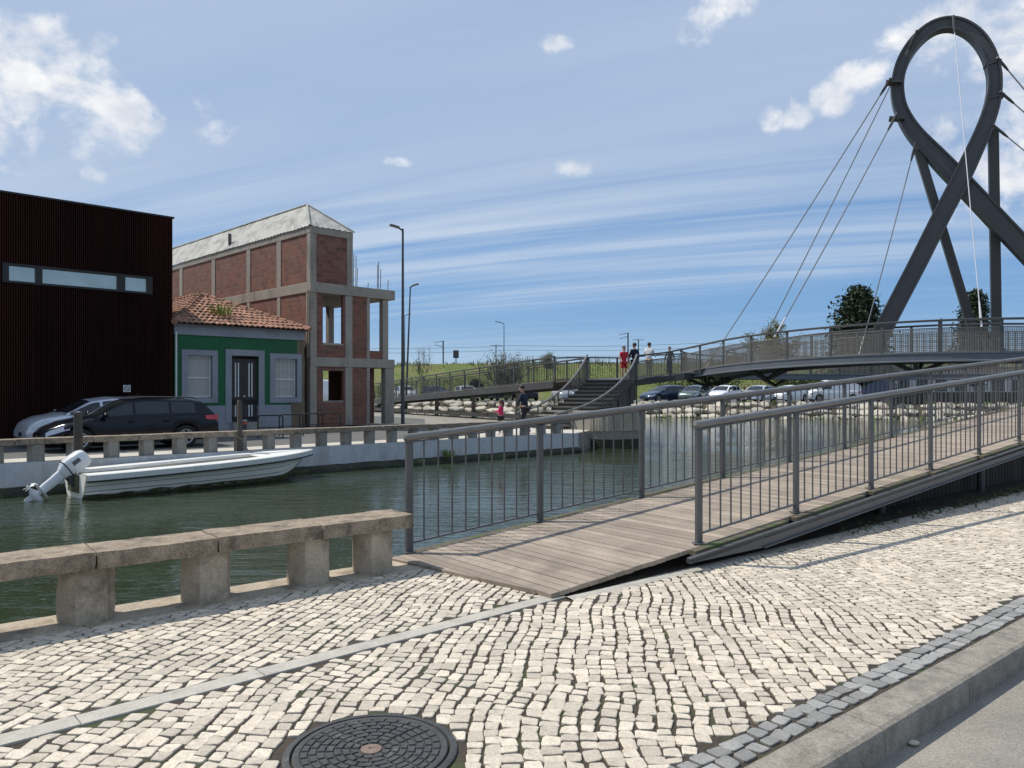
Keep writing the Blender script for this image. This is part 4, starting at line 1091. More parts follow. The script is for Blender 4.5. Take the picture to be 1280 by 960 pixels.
# ------------------------------------------------------------------ unfinished brick building
OU = Vector((-8.53,32.5,0)); 
def UB(a, b, z): return OU+W45*a+B45*b+Vector((0,0,z))
ub = thing('unfinished_building', 'unfinished red brick and bare concrete building with empty window openings', 'building', UB(1,6,0))
def ubox(mb, a0,a1,b0,b1,z0,z1): mb.obox(UB(a0,b0,z0), W45*(a1-a0), B45*(b1-b0), Vector((0,0,z1-z0)))
Z1a,Z1b,Z2a,Z2b,Z3a,Z3b = 2.55,2.95,5.70,6.14,8.20,8.50; TW = 2.08; FW = 4.36; LD = 18
mb = MB(); ubox(mb,.0,FW+.0,-.03,5.0,Z1a,Z1b); mb.build('floor_slab', M['frame_concrete'], ub, bevel=.02)
mb = MB(); ubox(mb,-.02,FW,-.06,5.0,Z2a,Z2b); ubox(mb,-.02,TW,5.0,LD,Z2a,Z2b); mb.build('floor_slab', M['frame_concrete'], ub, bevel=.02)
mb = MB(); ubox(mb,-.02,TW+.02,-.03,LD,Z3a,Z3b); mb.build('eaves_beam', M['frame_concrete'], ub, bevel=.02)
mb = MB(); ubox(mb,-.018,.2,5.01,LD,Z1a,Z1b); mb.build('floor_beam', M['frame_concrete'], ub)
cols = [(-.012,.30,-.02,.35,0,Z1a),(-.012,.30,-.02,.35,Z1b,Z2a),(-.012,.28,-.015,.3,Z2b,Z3a),
        (1.72,2.08,-.015,.3,0,Z1a),(1.72,2.08,-.015,.3,Z1b,Z2a),(1.80,2.10,-.015,.3,Z2b,Z3a),
        (3.72,4.02,.0,.3,Z1b,Z2a),(3.86,4.35,.0,.35,0,Z1a),(3.72,4.02,4.6,4.9,Z1b,Z2a),(3.9,4.3,4.6,4.95,0,Z1a),(1.75,2.05,4.6,4.9,0,Z1a),(1.75,2.05,4.6,4.9,Z1b,Z2a),
        (2.84,3.0,-.01,.25,0,Z1a),(2.84,3.0,-.01,.25,Z1b,Z2a)]
for b_ in (2.72,5.65,9.5,13.6,17.7):
    cols += [(-.012,.25,b_-.16,b_+.16,0,Z1a),(-.012,.25,b_-.14,b_+.14,Z1b,Z2a),(-.012,.25,b_-.20,b_+.20,Z2b,Z3a)]
for c_ in cols:
    mb = MB(); ubox(mb,*c_); mb.build('column', M['frame_concrete'], ub, bevel=.012)
mb = MB()
sb = [.35]+[q for b_ in (2.72,5.65,9.5,13.6,17.7) for q in (b_-.2,b_+.2)]
ubox(mb,.02,.18,.35,LD,0,Z1a); ubox(mb,.02,.18,.35,LD,Z1b,Z2a); ubox(mb,.02,.18,.3,LD,Z2b,Z3a); mb.build('side_wall', M['brick'], ub)
mb = MB()
def front(a0,a1,z0,z1): ubox(mb,a0,a1,.02,.2,z0,z1)
front(.30,.62,0,Z1a); front(.62,1.64,0,1.02); front(1.64,1.72,0,Z1a); front(.62,1.64,2.38,Z1a)
front(.30,.61,Z1b,Z2a); front(.61,1.62,Z1b,3.5); front(1.62,1.72,Z1b,Z2a)
front(.28,1.80,Z2b,Z3a); front(2.08,2.84,0,Z1a); front(2.08,2.84,Z1b,Z2a)
front(3.0,3.72,Z1b,3.32)
mb.build('front_wall', M['brick'], ub)
mb = MB(); front(.60,1.63,3.5,3.58); mb.build('sill', M['frame_concrete'], ub)
mb = MB(); front(.61,1.63,1.02,1.09); mb.build('sill', M['frame_concrete'], ub)
mb = MB(); ubox(mb,.0,TW,.3,LD,Z2b-.05,Z2b+.0); ubox(mb,TW-.16,TW-.01,.31,LD,Z2b,Z3a); ubox(mb,TW-.16,TW,5.0,LD,0,Z2a); ubox(mb,.2,TW-.16,LD-.2,LD,0,Z3a); mb.build('rear_wall', M['brick'], ub)
mb = MB(); ubox(mb,3.40,3.86,.9,1.05,0,Z1a); ubox(mb,3.72,3.86,1.05,4.6,0,Z1a); mb.build('inner_wall', M['brick'], ub)
# plain corrugated roof with a hipped end, thin vent pipe on the slope
ov = .06; zr = 9.90; hb = 2.06
def rp(side,u,v):
    if side == 'l': return UB(-ov+(TW/2+ov)*v, (-ov+(hb+ov)*v)+(LD-(-ov+(hb+ov)*v))*u, Z3b+(zr-Z3b)*v)
    if side == 'r': return UB(TW+ov-(TW/2+ov)*v, (-ov+(hb+ov)*v)+(LD-(-ov+(hb+ov)*v))*u, Z3b+(zr-Z3b)*v)
    a0 = -ov+(TW/2+ov)*v; a1 = TW+ov-(TW/2+ov)*v
    return UB(a0+(a1-a0)*u, -ov+(hb+ov)*v, Z3b+(zr-Z3b)*v)
mb = MB()
for side, nu in (('l',180),('r',60),('f',24)):
    def f(u,v,side=side,nu=nu):
        p = rp(side,u,v); return p+Vector((0,0,.018*math.sin(u*nu*2.1)+.02*noise.noise(p*1.7)))
    mb.grid(f, [i/nu for i in range(nu+1)], [0,.25,.5,.75,1])
rf = mb.build('roof', M['sheet_roof'], ub)
mb = MB(); mb.tube([rp('f',.5,1)+Vector((0,0,.03)), rp('l',1,1)+Vector((0,0,.03))], .05, 8); mb.tube([rp('f',0,0)+Vector((0,0,.03)),rp('f',.5,1)+Vector((0,0,.03))],.04,8); mb.tube([rp('f',1,0)+Vector((0,0,.03)),rp('f',.5,1)+Vector((0,0,.03))],.04,8); mb.build('ridge_cap', M['sheet_roof'], rf)
mb = MB(); p = rp('l',.43,.18); mb.tube([p,p+Vector((0,0,.55))], .085, 8); mb.build('vent_pipe', M['steel_dark'], rf)
for (a, b, hh) in ((2.25,.3,1.15),(2.33,.3,1.5),(2.45,.3,1.45),(2.55,.35,.9),(3.6,.2,1.3),(3.75,.25,1.0),(3.68,.4,1.2),(4.2,.3,.55),(2.2,.6,.5),(3.1,.3,.3)):
    mb = MB(); p = UB(a,b,Z2b-.02); mb.tube([p,p+Vector((.02,0,hh))], .016, 5); mb.build('rebar', M['rebar'], ub)
mb = MB(); p = UB(-.06,.12,2.9); mb.tube([p,p+Vector((0,0,2.9))], .03, 8); mb.build('downpipe', M['khaki'], ub, smooth=True)
# ------------------------------------------------------------------ cars
def lerp(a, b, t): return a+(b-a)*t
def interp(tab, x):
    if x <= tab[0][0]: return tab[0][1]
    for i in range(len(tab)-1):
        if x <= tab[i+1][0]:
            t = (x-tab[i][0])/(tab[i+1][0]-tab[i][0]); t = t*t*(3-2*t)*.35+t*.65
            return lerp(tab[i][1], tab[i+1][1], t)
    return tab[-1][1]
def make_car(name, label, style, paint, detail=1, group=None):
    """nose towards +x, origin on the ground under the middle"""
    car = thing(name, label, 'car', group=group)
    L = 4.62 if style == 'wagon' else (4.05 if style == 'hatch' else 4.6); H = 1.46 if style != 'van' else 1.95; W = .90; xf = L/2; xr = -L/2
    wf, wr = xf-.86, xr+.80 if style != 'wagon' else xr+.98; wrad = .325; arch = .385
    if style == 'wagon':
        hood = [(xr,.80),(xr+.06,.93),(xr+.3,.98),(.75,.93),(1.1,.93),(xf-.55,.80),(xf-.16,.66),(xf,.50)]
        roof = [(xr+.10,.98),(xr+.48,1.36),(xr+.9,1.435),(-.35,1.46),(.20,1.42),(1.10,.95)]; x0, x1 = xr+.10, 1.10
    elif style == 'hatch':
        hood = [(xr,.82),(xr+.05,.95),(xr+.3,1.0),(.6,.94),(1.0,.97),(xf-.45,.88),(xf-.12,.74),(xf,.55)]
        roof = [(xr+.06,1.0),(xr+.34,1.36),(xr+.7,1.44),(-.25,1.465),(.25,1.40),(1.06,.99)]; x0, x1 = xr+.06, 1.06
    else:
        hood = [(xr,.9),(xr+.04,1.0),(xr+.2,1.05),(1.0,1.02),(1.5,1.05),(xf-.35,.98),(xf-.1,.85),(xf,.6)]
        roof = [(xr+.02,1.05),(xr+.12,1.85),(xr+.5,1.95),(.5,1.95),(.8,1.88),(1.62,1.06)]; x0, x1 = xr+.02, 1.62
    def hwid(x):
        e = max(0,(x-(xf-.75))/.75); r_ = max(0,((xr+.5)-x)/.5)
        return W*(1-.30*e**2.6-.13*r_**2.2)
    def zlow(x):
        z = .21+.10*max(0,(x-(xf-.35))/.35)+.12*max(0,((xr+.3)-x)/.3)
        for c_ in (wf,wr):
            if abs(x-c_) < arch: z = max(z, wrad-.02+math.sqrt(arch**2-(x-c_)**2))
        return z
    xs = sorted({xr+L*i/46 for i in range(47)}|{c_+arch*math.sin(a) for c_ in (wf,wr) for a in [R(q) for q in range(-90,91,15)]})
    mb = MB(); prof = []
    for x in xs:
        hw, zb, zt = hwid(x), zlow(x), interp(hood,x); bel = zt-.05
        nose = max(0,(x-(xf-.12))/.12)
        r0 = [(0.0,zb),(hw*.80,zb),(hw*.965,zb+.012),(hw*(1.0 if zb < .4 else .995),max(zb+.03,lerp(zb,bel,.35))),(hw*.998,max(zb+.05,lerp(zb,bel,.62))),(hw*.975,lerp(zb,bel,.88) if zb<bel-.1 else bel-.03),(hw*.915,bel+.02),(hw*.80,zt+.0),(hw*.45,zt+.035),(0,zt+.045)]
        prof.append(r0)
    vs = []; n = len(prof[0])
    for x, p in zip(xs, prof):
        for y, z in p: vs.append((x,y,z))
        for y, z in p: vs.append((x,-y,z))
    fs = []
    for i in range(len(xs)-1):
        for sd in (0,1):
            for j in range(n-1):
                a = i*2*n+sd*n+j; b = a+2*n; q = (a,b,b+1,a+1)
                fs.append(q if sd == 0 else q[::-1])
    for i, fl in ((0,0),(len(xs)-1,1)):
        o = i*2*n; q = [o+j for j in range(n)]+[o+n+j for j in range(n-1,-1,-1)]
        fs.append(tuple(q if fl == 0 else q[::-1]))
    fs = [f[::-1] for f in fs]
    mb.add(vs, fs)
    body = mb.build('body', paint, car, smooth=True, local=True, angle=38)
    # cabin: upper body with roof, windows laid 4 mm proud of it
    def cab(x, t):
        """t 0 belt line .. .62 roof edge .. 1 centre line"""
        hw = hwid(x); zr_ = interp(roof,x); zb_ = interp(hood,x)-.03; zr_ = max(zr_, zb_+.01)
        hgt = (zr_-zb_)/(H-.95)
        if t <= .62: q = t/.62; return (hw*lerp(.925,.925-.20*min(1,hgt),q), lerp(zb_, zr_-.06*min(1,hgt), q))
        q = (t-.62)/.38; e = hw*(.925-.20*min(1,hgt)); a = q*math.pi/2
        return (e*(1-q), zr_-.06*min(1,hgt)*(1-math.sin(a)**.7)+.012*q)
    cx = [lerp(x0,x1,i/40) for i in range(41)]; ts = [0,.12,.3,.46,.62,.68,.76,.88,1]
    mb = MB()
    for sg in (1,-1):
        mb.grid(lambda x,t: (x, cab(x,t)[0]*sg, cab(x,t)[1]), cx, ts, flip=(sg == 1))
    mb.build('cabin', paint, car, smooth=True, local=True, angle=50)
    def side_glass(xa, xb, sg, ta=.10, tb=.56):
        mb = MB(); xs_ = [lerp(xa,xb,i/8) for i in range(9)]
        def f(x,t):
            lim = cab(x,tb)[1]; y, z = cab(x,t); return (x, (y+.007)*sg, z)
        mb.grid(f, xs_, [lerp(ta,tb,i/4) for i in range(5)], flip=(sg == 1)); return mb
    wins = {'wagon':((-1.62,-.95),(-.88,.02),(.09,.98)), 'hatch':((-1.50,-.92),(-.84,.02),(.10,.95)), 'van':((.35,1.2),)}[style]
    for sg in (1,-1):
        for xa, xb in wins:
            # shear the front pane to follow the screen pillar
            side_glass(xa, xb, sg).build('side_window', M['glass'], car, smooth=True, local=True)
    def top_glass(xa, xb, ta, up):
        mb = MB(); xs_ = [lerp(xa,xb,i/8) for i in range(9)]; tt = [ta,.76,.88,1]
        for sg in (1,-1):
            def f(x,t):
                y, z = cab(x,t); return (x+up*.006, y*sg*.96, z+.008)
            mb.grid(f, xs_, tt, flip=(sg == 1))
        return mb
    sw = {'wagon':(.30,1.04),'hatch':(.34,1.0),'van':(.86,1.56)}[style]
    top_glass(*sw,.66,1).build('windscreen', M['glass'], car, smooth=True, local=True)
    rw = {'wagon':(xr+.14,xr+.46),'hatch':(xr+.09,xr+.33),'van':(xr+.035,xr+.09)}[style]
    top_glass(*rw,.66,-1).build('rear_window', M['glass'], car, smooth=True, local=True)
    # dark wheel housings and floor
    mb = MB(); mb.box((0,0,.42), (L-.5,W*1.72,.32)); mb.build('underbody', M['black'], car, local=True)
    for c_ in (wf,wr):
        for sg in (1,-1):
            y = sg*(W-.115); mb = MB(); n_ = 28; vs = []
            pr = [(.21,-.10),(wrad-.03,-.105),(wrad,-.07),(wrad,.07),(wrad-.03,.105),(.21,.10)]
            for i in range(n_):
                a = 2*math.pi*i/n_
                for r_, w_ in pr: vs.append((c_+r_*math.cos(a), y+w_, wrad+r_*math.sin(a)))
            k = len(pr); fs = [(i*k+j,((i+1)%n_)*k+j,((i+1)%n_)*k+(j+1)%k,i*k+(j+1)%k) for i in range(n_) for j in range(k)]
            mb.add(vs, fs); wh = mb.build('wheel', M['rubber'], car, smooth=True, local=True)
            mb = MB(); n_ = 24; vs = []
            for i in range(n_):
                a = 2*math.pi*i/n_
                for r_, w_ in ((.215,.06),(.215,.10),(.190,.095),(.185,.05)): vs.append((c_+r_*math.cos(a), y+sg*w_, wrad+r_*math.sin(a)))
            mb.add(vs, [(i*4+j,((i+1)%n_)*4+j,((i+1)%n_)*4+(j+1)%4,i*4+(j+1)%4) for i in range(n_) for j in range(4)])
            for q in range(10):
                a = 2*math.pi*q/10; a2 = a+(.10 if q % 2 else -.10)
                mb.beam((c_+.03*math.cos(a),y+sg*.085,wrad+.03*math.sin(a)), (c_+.195*math.cos(a2),y+sg*.088,wrad+.195*math.sin(a2)), .022, .014, up=(0,1,0))
            mb.tube([(c_,y+sg*.06,wrad),(c_,y+sg*.10,wrad)], .05, 12)
            mb.build('rim', M['rim'], wh, smooth=True, local=True)
            mb = MB(); mb.tube([(c_,y+sg*.02,wrad),(c_,y+sg*.045,wrad)], .2, 20); mb.build('brake_disc', M['black'], wh, local=True)
    for sg in (1,-1):
        mb = MB()
        def hl(u, v):
            x = lerp(xf-.62, xf-.10, u); z = lerp(interp(hood,x)-.20+.02*u, interp(hood,x)-.065, v); return (x+.012*u, (hwid(x)*lerp(1.0,.955,v)+.006)*sg, z)
        mb.grid(hl, [i/6 for i in range(7)], [0,.5,1], flip=(sg == 1)); mb.build('headlight', M['clear_lamp'], car, smooth=True, local=True)
        mb = MB()
        def tl(u, v):
            x = lerp(xr+.015, xr+.42, u); z = lerp(.78+.04*u, .945-.015*u, v); return (x-.012*(1-u), (hwid(x)*lerp(1.0,.945,v)+.010)*sg, z)
        mb.grid(tl, [i/5 for i in range(6)], [0,.5,1], flip=(sg == -1) is False); mb.build('tail_light', M['red_lamp'], car, smooth=True, local=True)
        mb = MB(); mx = x1-.26; mb.ball((mx,sg*1.0,1.0), .10, 12, 8, sc=(.8,1.1,.72)); mb.beam((mx+.02,sg*.82,.96),(mx,sg*.97,.97), .05,.04); mb.build('wing_mirror', paint, car, smooth=True, local=True)
        for hx in ((.10,-.85) if style != 'van' else (.4,)):
            mb = MB(); mb.beam((hx-.02,sg*(W+.008),.80),(hx+.16,sg*(W+.008),.80), .02,.028); mb.build('door_handle', paint, car, local=True)
    # lower grille and bumper openings
    mb = MB()
    def gr(u, v): 
        y = lerp(-.5,.5,u); z = lerp(.33,.46,v); x = xf+.006-.13*abs(y/.62)**2.4+.0; return (x, y, z)
    mb.grid(gr, [i/8 for i in range(9)], [0,1]); mb.build('grille', M['plastic'], car, local=True)
    mb = MB(); mb.tube([(xr+.9,0,H-.02),(xr+.72,0,H+.10)], [.012,.006], 6); mb.build('aerial', M['plastic'], car, local=True)
    if style == 'wagon':
        for sg in (1,-1):
            mb = MB(); mb.tube([(xr+.6,sg*.60,1.42),(xr+.7,sg*.60,1.465),(-.2,sg*.61,1.485),(.12,sg*.60,1.44)], .016, 6); mb.build('roof_rail', M['plastic'], car, local=True)
    return car
hd = math.atan2(-FU.y,-FU.x)
wagon = make_car('parked_car', 'blue black estate car parked beside the far concrete railing', 'wagon', M['car_black'])
pw = (G(112,567)+G(247,564))/2
wagon.location = (-11.15,22.35,-.118); wagon.rotation_euler.z = math.atan2(-FU.y,-FU.x)
silver = make_car('parked_car', 'silver hatchback parked between the estate car and the dark ribbed building', 'hatch', M['car_silver'])
silver.location = (-12.95,23.85,-.118); silver.rotation_euler.z = math.atan2(-FU.y,-FU.x)+R(6)
# far car park beyond the rock bank
FARZ = .45
far_specs = [  # px, depth, nose heading in degrees, body style, paint, words
 (418,70,20,'van','car_white','white van seen through the ground floor window of the unfinished building'),
 (450,72,-100,'hatch','car_grey','grey car in the far car park just right of the unfinished building'),
 (507,74,-70,'hatch','car_white','white hatchback in the far car park just right of the street lamp'),
 (545,75,-60,'hatch','car_blue','dark blue car between a white hatchback and a white estate in the far car park'),
 (583,74,-75,'wagon','car_white','white estate car in the far car park behind the middle of the second ramp'),
 (618,75,-110,'hatch','car_green','grey green car parked under the dark bush on the grass bank'),
 (655,74,-70,'hatch','car_black','black car parked behind the upper part of the second ramp'),
 (705,73,-80,'hatch','car_silver','silver car half hidden behind the top of the curved stairs'),
 (748,74,-100,'hatch','car_white','white car glimpsed between the two swept stair railings'),
 (831,66,-150,'wagon','car_blue','dark blue car below the left end of the ring walkway'),
 (869,65,-125,'hatch','car_green','grey green car facing the rock bank between a blue and a white car'),
 (905,66,-130,'hatch','car_white','white hatchback facing the rock bank under the ring walkway'),
 (948,65,-130,'hatch','car_silver','silver hatchback right of the white one under the ring walkway'),
 (985,66,-140,'hatch','car_white','white car behind the slanted brackets under the ring walkway'),
 (1040,68,180,'van','car_white','white van behind the posts of the near ramp'),
 (1082,70,180,'van','car_blue','blue van right of the white van behind the near ramp')]
protos = {}
for i, (px, d, a, st, pt, lab) in enumerate(far_specs):
    p = P(px, HY, d); loc = (p.x, p.y, FARZ)
    if st not in protos:
        o = make_car('parked_car', lab, st, M[pt], group='cars in the far car park'); o.location = loc; o.rotation_euler = (0,0,R(a)); protos[st] = (o, pt)
    else:
        src, sp_ = protos[st]; copy_tree(src, loc, R(a), lab, 'cars in the far car park', swap={M[sp_]:M[pt]})

# ------------------------------------------------------------------ moored boat with a tilted outboard motor
ba = R(46); boat = thing('motor_boat', 'white clinker style open motor boat moored beside the far quay wall', 'boat', (0,0,WATER), ba)
stern = Vector((-9.2,16.15,0)); boat.location = (stern.x, stern.y, WATER)
BL = 5.5
def beam_at(x):          # half width at the gunwale
    t = x/BL; return .72+.14*math.sin(min(1,t*1.6)*math.pi/2) if t < .45 else max(.012, .86*(1-((t-.45)/.55)**3.0))
def sheer(x): t = x/BL; return .51+.17*t**1.3
def keel(x): t = x/BL; return -.18 if t < .80 else -.18+.72*((t-.80)/.20)**2.0
def hull_pt(x, v, sg=1, out=0.0):
    """v 0 keel .. 1 gunwale, clinker steps every quarter above the waterline"""
    zb, zt, hw = keel(x), sheer(x), beam_at(x)
    z = lerp(zb, zt, v); fl = v**.27
    w = hw*lerp(.0,1,fl)*(.88+.12*v)
    q = (v*6) % 1.0
    w += (.030*(1-q) if v > .25 else 0)*min(1,hw/.3)
    rake = .30*max(0,(x/BL-.7)/.3)*(v-.5)
    return (x+rake, sg*(w+out), z)
xs = [BL*i/36 for i in range(37)]; vv = sorted({i/24 for i in range(25)}|{(i+.03)/6 for i in range(2,6)}|{(i-.03)/6 for i in range(2,6)})
mb = MB()
for sg in (1,-1): mb.grid(lambda x,v: hull_pt(x,v,sg), xs, vv, m=0, flip=(sg == -1))
vs = [hull_pt(0,v,1) for v in vv]+[hull_pt(0,v,-1) for v in vv[::-1]]; mb.add(vs, [tuple(range(len(vs)))])
mb.build('hull', M['boat'], boat, smooth=True, local=True, angle=30)
mb = MB()
for sg in (1,-1):
    mb.grid(lambda x,v: (hull_pt(x,lerp(0,.40+.05*noise.noise(Vector((x*3,sg,1)))+.05*noise.noise(Vector((x*.8,sg,4))),v),sg,.014)), xs, [i/16 for i in range(17)], flip=(sg == -1))
mb.build('fouling', M['boat_dirt'], boat, smooth=True, local=True)
mb = MB()
for v_ in (3/6,4/6,5/6):
    for sg in (1,-1): mb.tube([hull_pt(x,v_-.012,sg,-.001) for x in xs], .0065, 5)
mb.build('strake_seams', M['boat_dirt'], boat, local=True)
mb = MB()
for sg in (1,-1):
    pts = []
    vs = []
    for x in xs:
        p = Vector(hull_pt(x,1,sg)); o = sg
        wi = min(.36, beam_at(x)*.72)
        for dy, dz in ((.030,-.13),(.050,.0),(.03,.015),(-wi,.012),(-wi,-.05)): vs.append((p.x, p.y+sg*dy, p.z+dz))
    fs = [(i*5+j,(i+1)*5+j,(i+1)*5+j+1,i*5+j+1) for i in range(len(xs)-1) for j in range(4)]
    mb.add(vs, fs if sg == -1 else [f[::-1] for f in fs])
mb.build('gunwale', M['boat_top'], boat, local=True)
mb = MB()
for sg in (1,-1): mb.tube([Vector(hull_pt(x,1,sg,.042))+Vector((0,0,-.13)) for x in xs], .018, 6)
mb.build('rubbing_strake', M['black'], boat, smooth=True, local=True)
mb = MB()
for sg in (1,-1): mb.grid(lambda x,v: (hull_pt(x,lerp(.3,.98,v),sg,-.05)), xs, [0,.5,1], flip=(sg == 1))
mb.add([(0.05,.62,.1),(0.05,-.62,.1),(4.6,-.3,.12),(4.6,.3,.12)], [(3,2,1,0)])
mb.build('lining', M['boat_top'], boat, smooth=True, local=True)
for x in (1.2,2.7,):
    mb = MB(); w = beam_at(x)-.1; mb.box((x,0,.36), (.32,w*2,.04)); mb.build('thwart', M['boat_top'], boat, local=True)
mb = MB(); mb.add([(4.1,0.0,.6),(4.1,beam_at(4.1)-.05,sheer(4.1)-.0),(4.8,beam_at(4.8)-.02,sheer(4.8)),(5.42,0.02,sheer(5.4)),(4.8,-beam_at(4.8)+.02,sheer(4.8)),(4.1,-beam_at(4.1)+.05,sheer(4.1))], [(0,1,2,3),(0,3,4,5)][::-1]); mb.build('foredeck', M['boat_top'], boat, local=True)
mb = MB(); mb.box((-.018,0,.30), (.05,.62,.36)); mb.build('transom_pad', M['boat_dirt'], boat, local=True, bevel=.008)
ob = thing('outboard_motor', 'white outboard motor tilted up on the stern of the white boat', 'outboard motor', (stern.x,stern.y,WATER), ba)
def om(a, c):  # a: along the leg down and aft, c: sideways-up
    ang = R(36); d = Vector((-math.cos(ang),0,-math.sin(ang))); u = Vector((-math.sin(ang),0,math.cos(ang))); return Vector((-.05,0,.64))+d*(a*.92)+u*(c*.92)
def slab(sections, n=16):
    mb = MB(); vs = []
    for a, c, w, h in sections:
        for j in range(n):
            t_ = 2*math.pi*j/n; cs, sn = math.cos(t_), math.sin(t_); e = .55
            vs.append(om(a, c+h*math.copysign(abs(sn)**e,sn))+Vector((0,w*math.copysign(abs(cs)**e,cs),0)))
    k = len(sections); fs = [(i*n+j,i*n+(j+1)%n,(i+1)*n+(j+1)%n,(i+1)*n+j) for i in range(k-1) for j in range(n)]
    fs += [tuple(range(n-1,-1,-1)), tuple(range((k-1)*n,k*n))]; mb.add(vs, fs); return mb
slab([(-.40,.03,.09,.10),(-.37,.03,.15,.17),(-.28,.03,.18,.21),(-.05,.03,.18,.22),(.10,.03,.165,.20),(.15,.03,.15,.18)]).build('cowling', M['motor'], ob, smooth=True, local=True, angle=40)
slab([(.10,.03,.171,.206),(.125,.03,.163,.194)]).build('cowl_seam', M['plastic'], ob, smooth=True, local=True, angle=40)
slab([(-.20,.07,.1845,.10),(-.02,.07,.1845,.10)]).build('side_decal', M['steel'], ob, local=True)
slab([(.148,.03,.145,.17),(.20,.02,.13,.15),(.26,.0,.10,.13)]).build('lower_cowl', M['motor'], ob, smooth=True, local=True, angle=40)
slab([(.25,.0,.075,.12),(.50,-.02,.06,.11),(.75,-.03,.055,.10),(.80,-.03,.055,.10)]).build('leg', M['motor'], ob, smooth=True, local=True, angle=40)
slab([(.775,-.03,.14,.22),(.79,-.03,.14,.22)]).build('cavitation_plate', M['motor'], ob, local=True)
mb = MB(); mb.tube([om(.93,.16),om(.93,.05),om(.93,-.12),om(.93,-.24)], [.02,.075,.085,.05], 14)
mb.add([om(.98,.05)+Vector((0,.012,0)),om(.98,-.1)+Vector((0,.012,0)),om(1.17,-.04)+Vector((0,.006,0)),om(1.17,.02)+Vector((0,.006,0)),om(.98,.05)-Vector((0,.012,0)),om(.98,-.1)-Vector((0,.012,0)),om(1.17,-.04)-Vector((0,.006,0)),om(1.17,.02)-Vector((0,.006,0))],[(0,1,2,3),(7,6,5,4),(0,4,5,1),(1,5,6,2),(2,6,7,3),(3,7,4,0)])
mb.beam(om(.78,-.03),om(.93,-.03),.06,.14,up=(0,1,0)); mb.build('gearcase', M['motor'], ob, smooth=True, local=True)
mb = MB()
for k in range(3):
    a = 2*math.pi*k/3+.4; c0 = om(.93,.19); e1 = Vector((0,1,0)); e2 = (om(1,0)-om(0,0))
    d_ = e1*math.cos(a)+e2*math.sin(a); q = e1*-math.sin(a)+e2*math.cos(a); nn = (om(0,1)-om(0,0))
    mb.add([c0+d_*.02,c0+d_*.10+q*.07+nn*.02,c0+d_*.16,c0+d_*.10-q*.06-nn*.02],[(0,1,2,3),(3,2,1,0)])
mb.tube([om(.93,.14),om(.93,.24)],[.035,.02],8); mb.build('propeller', M['motor'], ob, local=True)
mb = MB(); mb.box((-.05,0,.42),(.10,.26,.30)); mb.beam((-.08,.1,.35),om(.22,-.1)+Vector((0,.1,0)),.04,.06); mb.beam((-.08,-.1,.35),om(.22,-.1)+Vector((0,-.1,0)),.04,.06); mb.build('clamp_bracket', M['steel_dark'], ob, local=True, bevel=.01)
# ------------------------------------------------------------------ far bank: rocks, car park, grass bank
W0, W1 = Vector((70,46,0)), Vector((-70,81,0)); WD = (W1-W0).normalized(); WN = Vector((WD.y,-WD.x,0))
if WN.y < 0: WN = -WN
def WP(s, o=0, z=0): return W0+WD*s+WN*o+Vector((0,0,z))
LW = (W1-W0).length
mb = MB(); mb.sweep([WP(-60),WP(LW+120)], [(0,-1.4),(2.2,.42),(6,.42),(6,-1.4)] if Vector((WD.y,-WD.x,0)).dot(WN) > 0 else [(0,-1.4),(-2.2,.42),(-6,.42),(-6,-1.4)])
tag(mb.build('bank', M['rock_gap']), kind='structure')
mb = MB(); mb.add([WP(-60,2.2,FARZ-.01),WP(LW+120,2.2,FARZ-.01),WP(LW+120,40,FARZ-.01),WP(-60,40,FARZ-.01)], [(0,1,2,3)]); tag(mb.build('car_park', M['asphalt_far']), kind='structure')
mb = MB(); mb.add([(-2500,60,-1.2),(2500,60,-1.2),(2500,4000,-1.2),(-2500,4000,-1.2)], [(0,1,2,3)]); tag(mb.build('terrain', M['grass']), kind='structure')
rnd = random.Random(17); mb = MB(); s = 8.0
while s < LW+10:
    for row in range(3):
        w = rnd.uniform(.55,1.25); h = rnd.uniform(.45,.7); c_s = s+rnd.uniform(-.3,.3); c_v = (row+.5)/3+rnd.uniform(-.06,.06)
        n_ = rnd.randint(5,7); ring0 = []; a0 = rnd.uniform(0,6.28); out = Vector((0,0,0))
        base = WP(c_s, .25+2.0*c_v, -.85+1.38*c_v); e1 = WD; e2 = (WN*2.0+Vector((0,0,1.38))).normalized(); e3 = e1.cross(e2); e3 = e3 if e3.z > 0 else -e3
        o1 = []
        for k in range(n_):
            a = a0+2*math.pi*k/n_; r_ = rnd.uniform(.82,1.1); o1.append((math.cos(a)*w*.60*r_, math.sin(a)*h*.62*r_))
        hh = rnd.uniform(.05,.17); tx, ty = rnd.uniform(-.12,.12), rnd.uniform(-.12,.12)
        vs = [base+e1*x+e2*y-e3*.15 for x,y in o1]+[base+e1*x*.98+e2*y*.98+e3*(hh*.55+x*tx+y*ty) for x,y in o1]+[base+e1*x*.72+e2*y*.70+e3*(hh+x*tx+y*ty+rnd.uniform(-.03,.03)) for x,y in o1]
        fs = [(L_*n_+k,L_*n_+(k+1)%n_,(L_+1)*n_+(k+1)%n_,(L_+1)*n_+k) for L_ in range(2) for k in range(n_)]+[tuple(range(2*n_,3*n_))]
        mb.add(vs, fs)
    s += .86
tag(mb.build('rocks', M['rock']), 'pale boulders lining the far canal bank below the car park', 'rocks', kind='stuff')
rnd = random.Random(23); mb = MB()
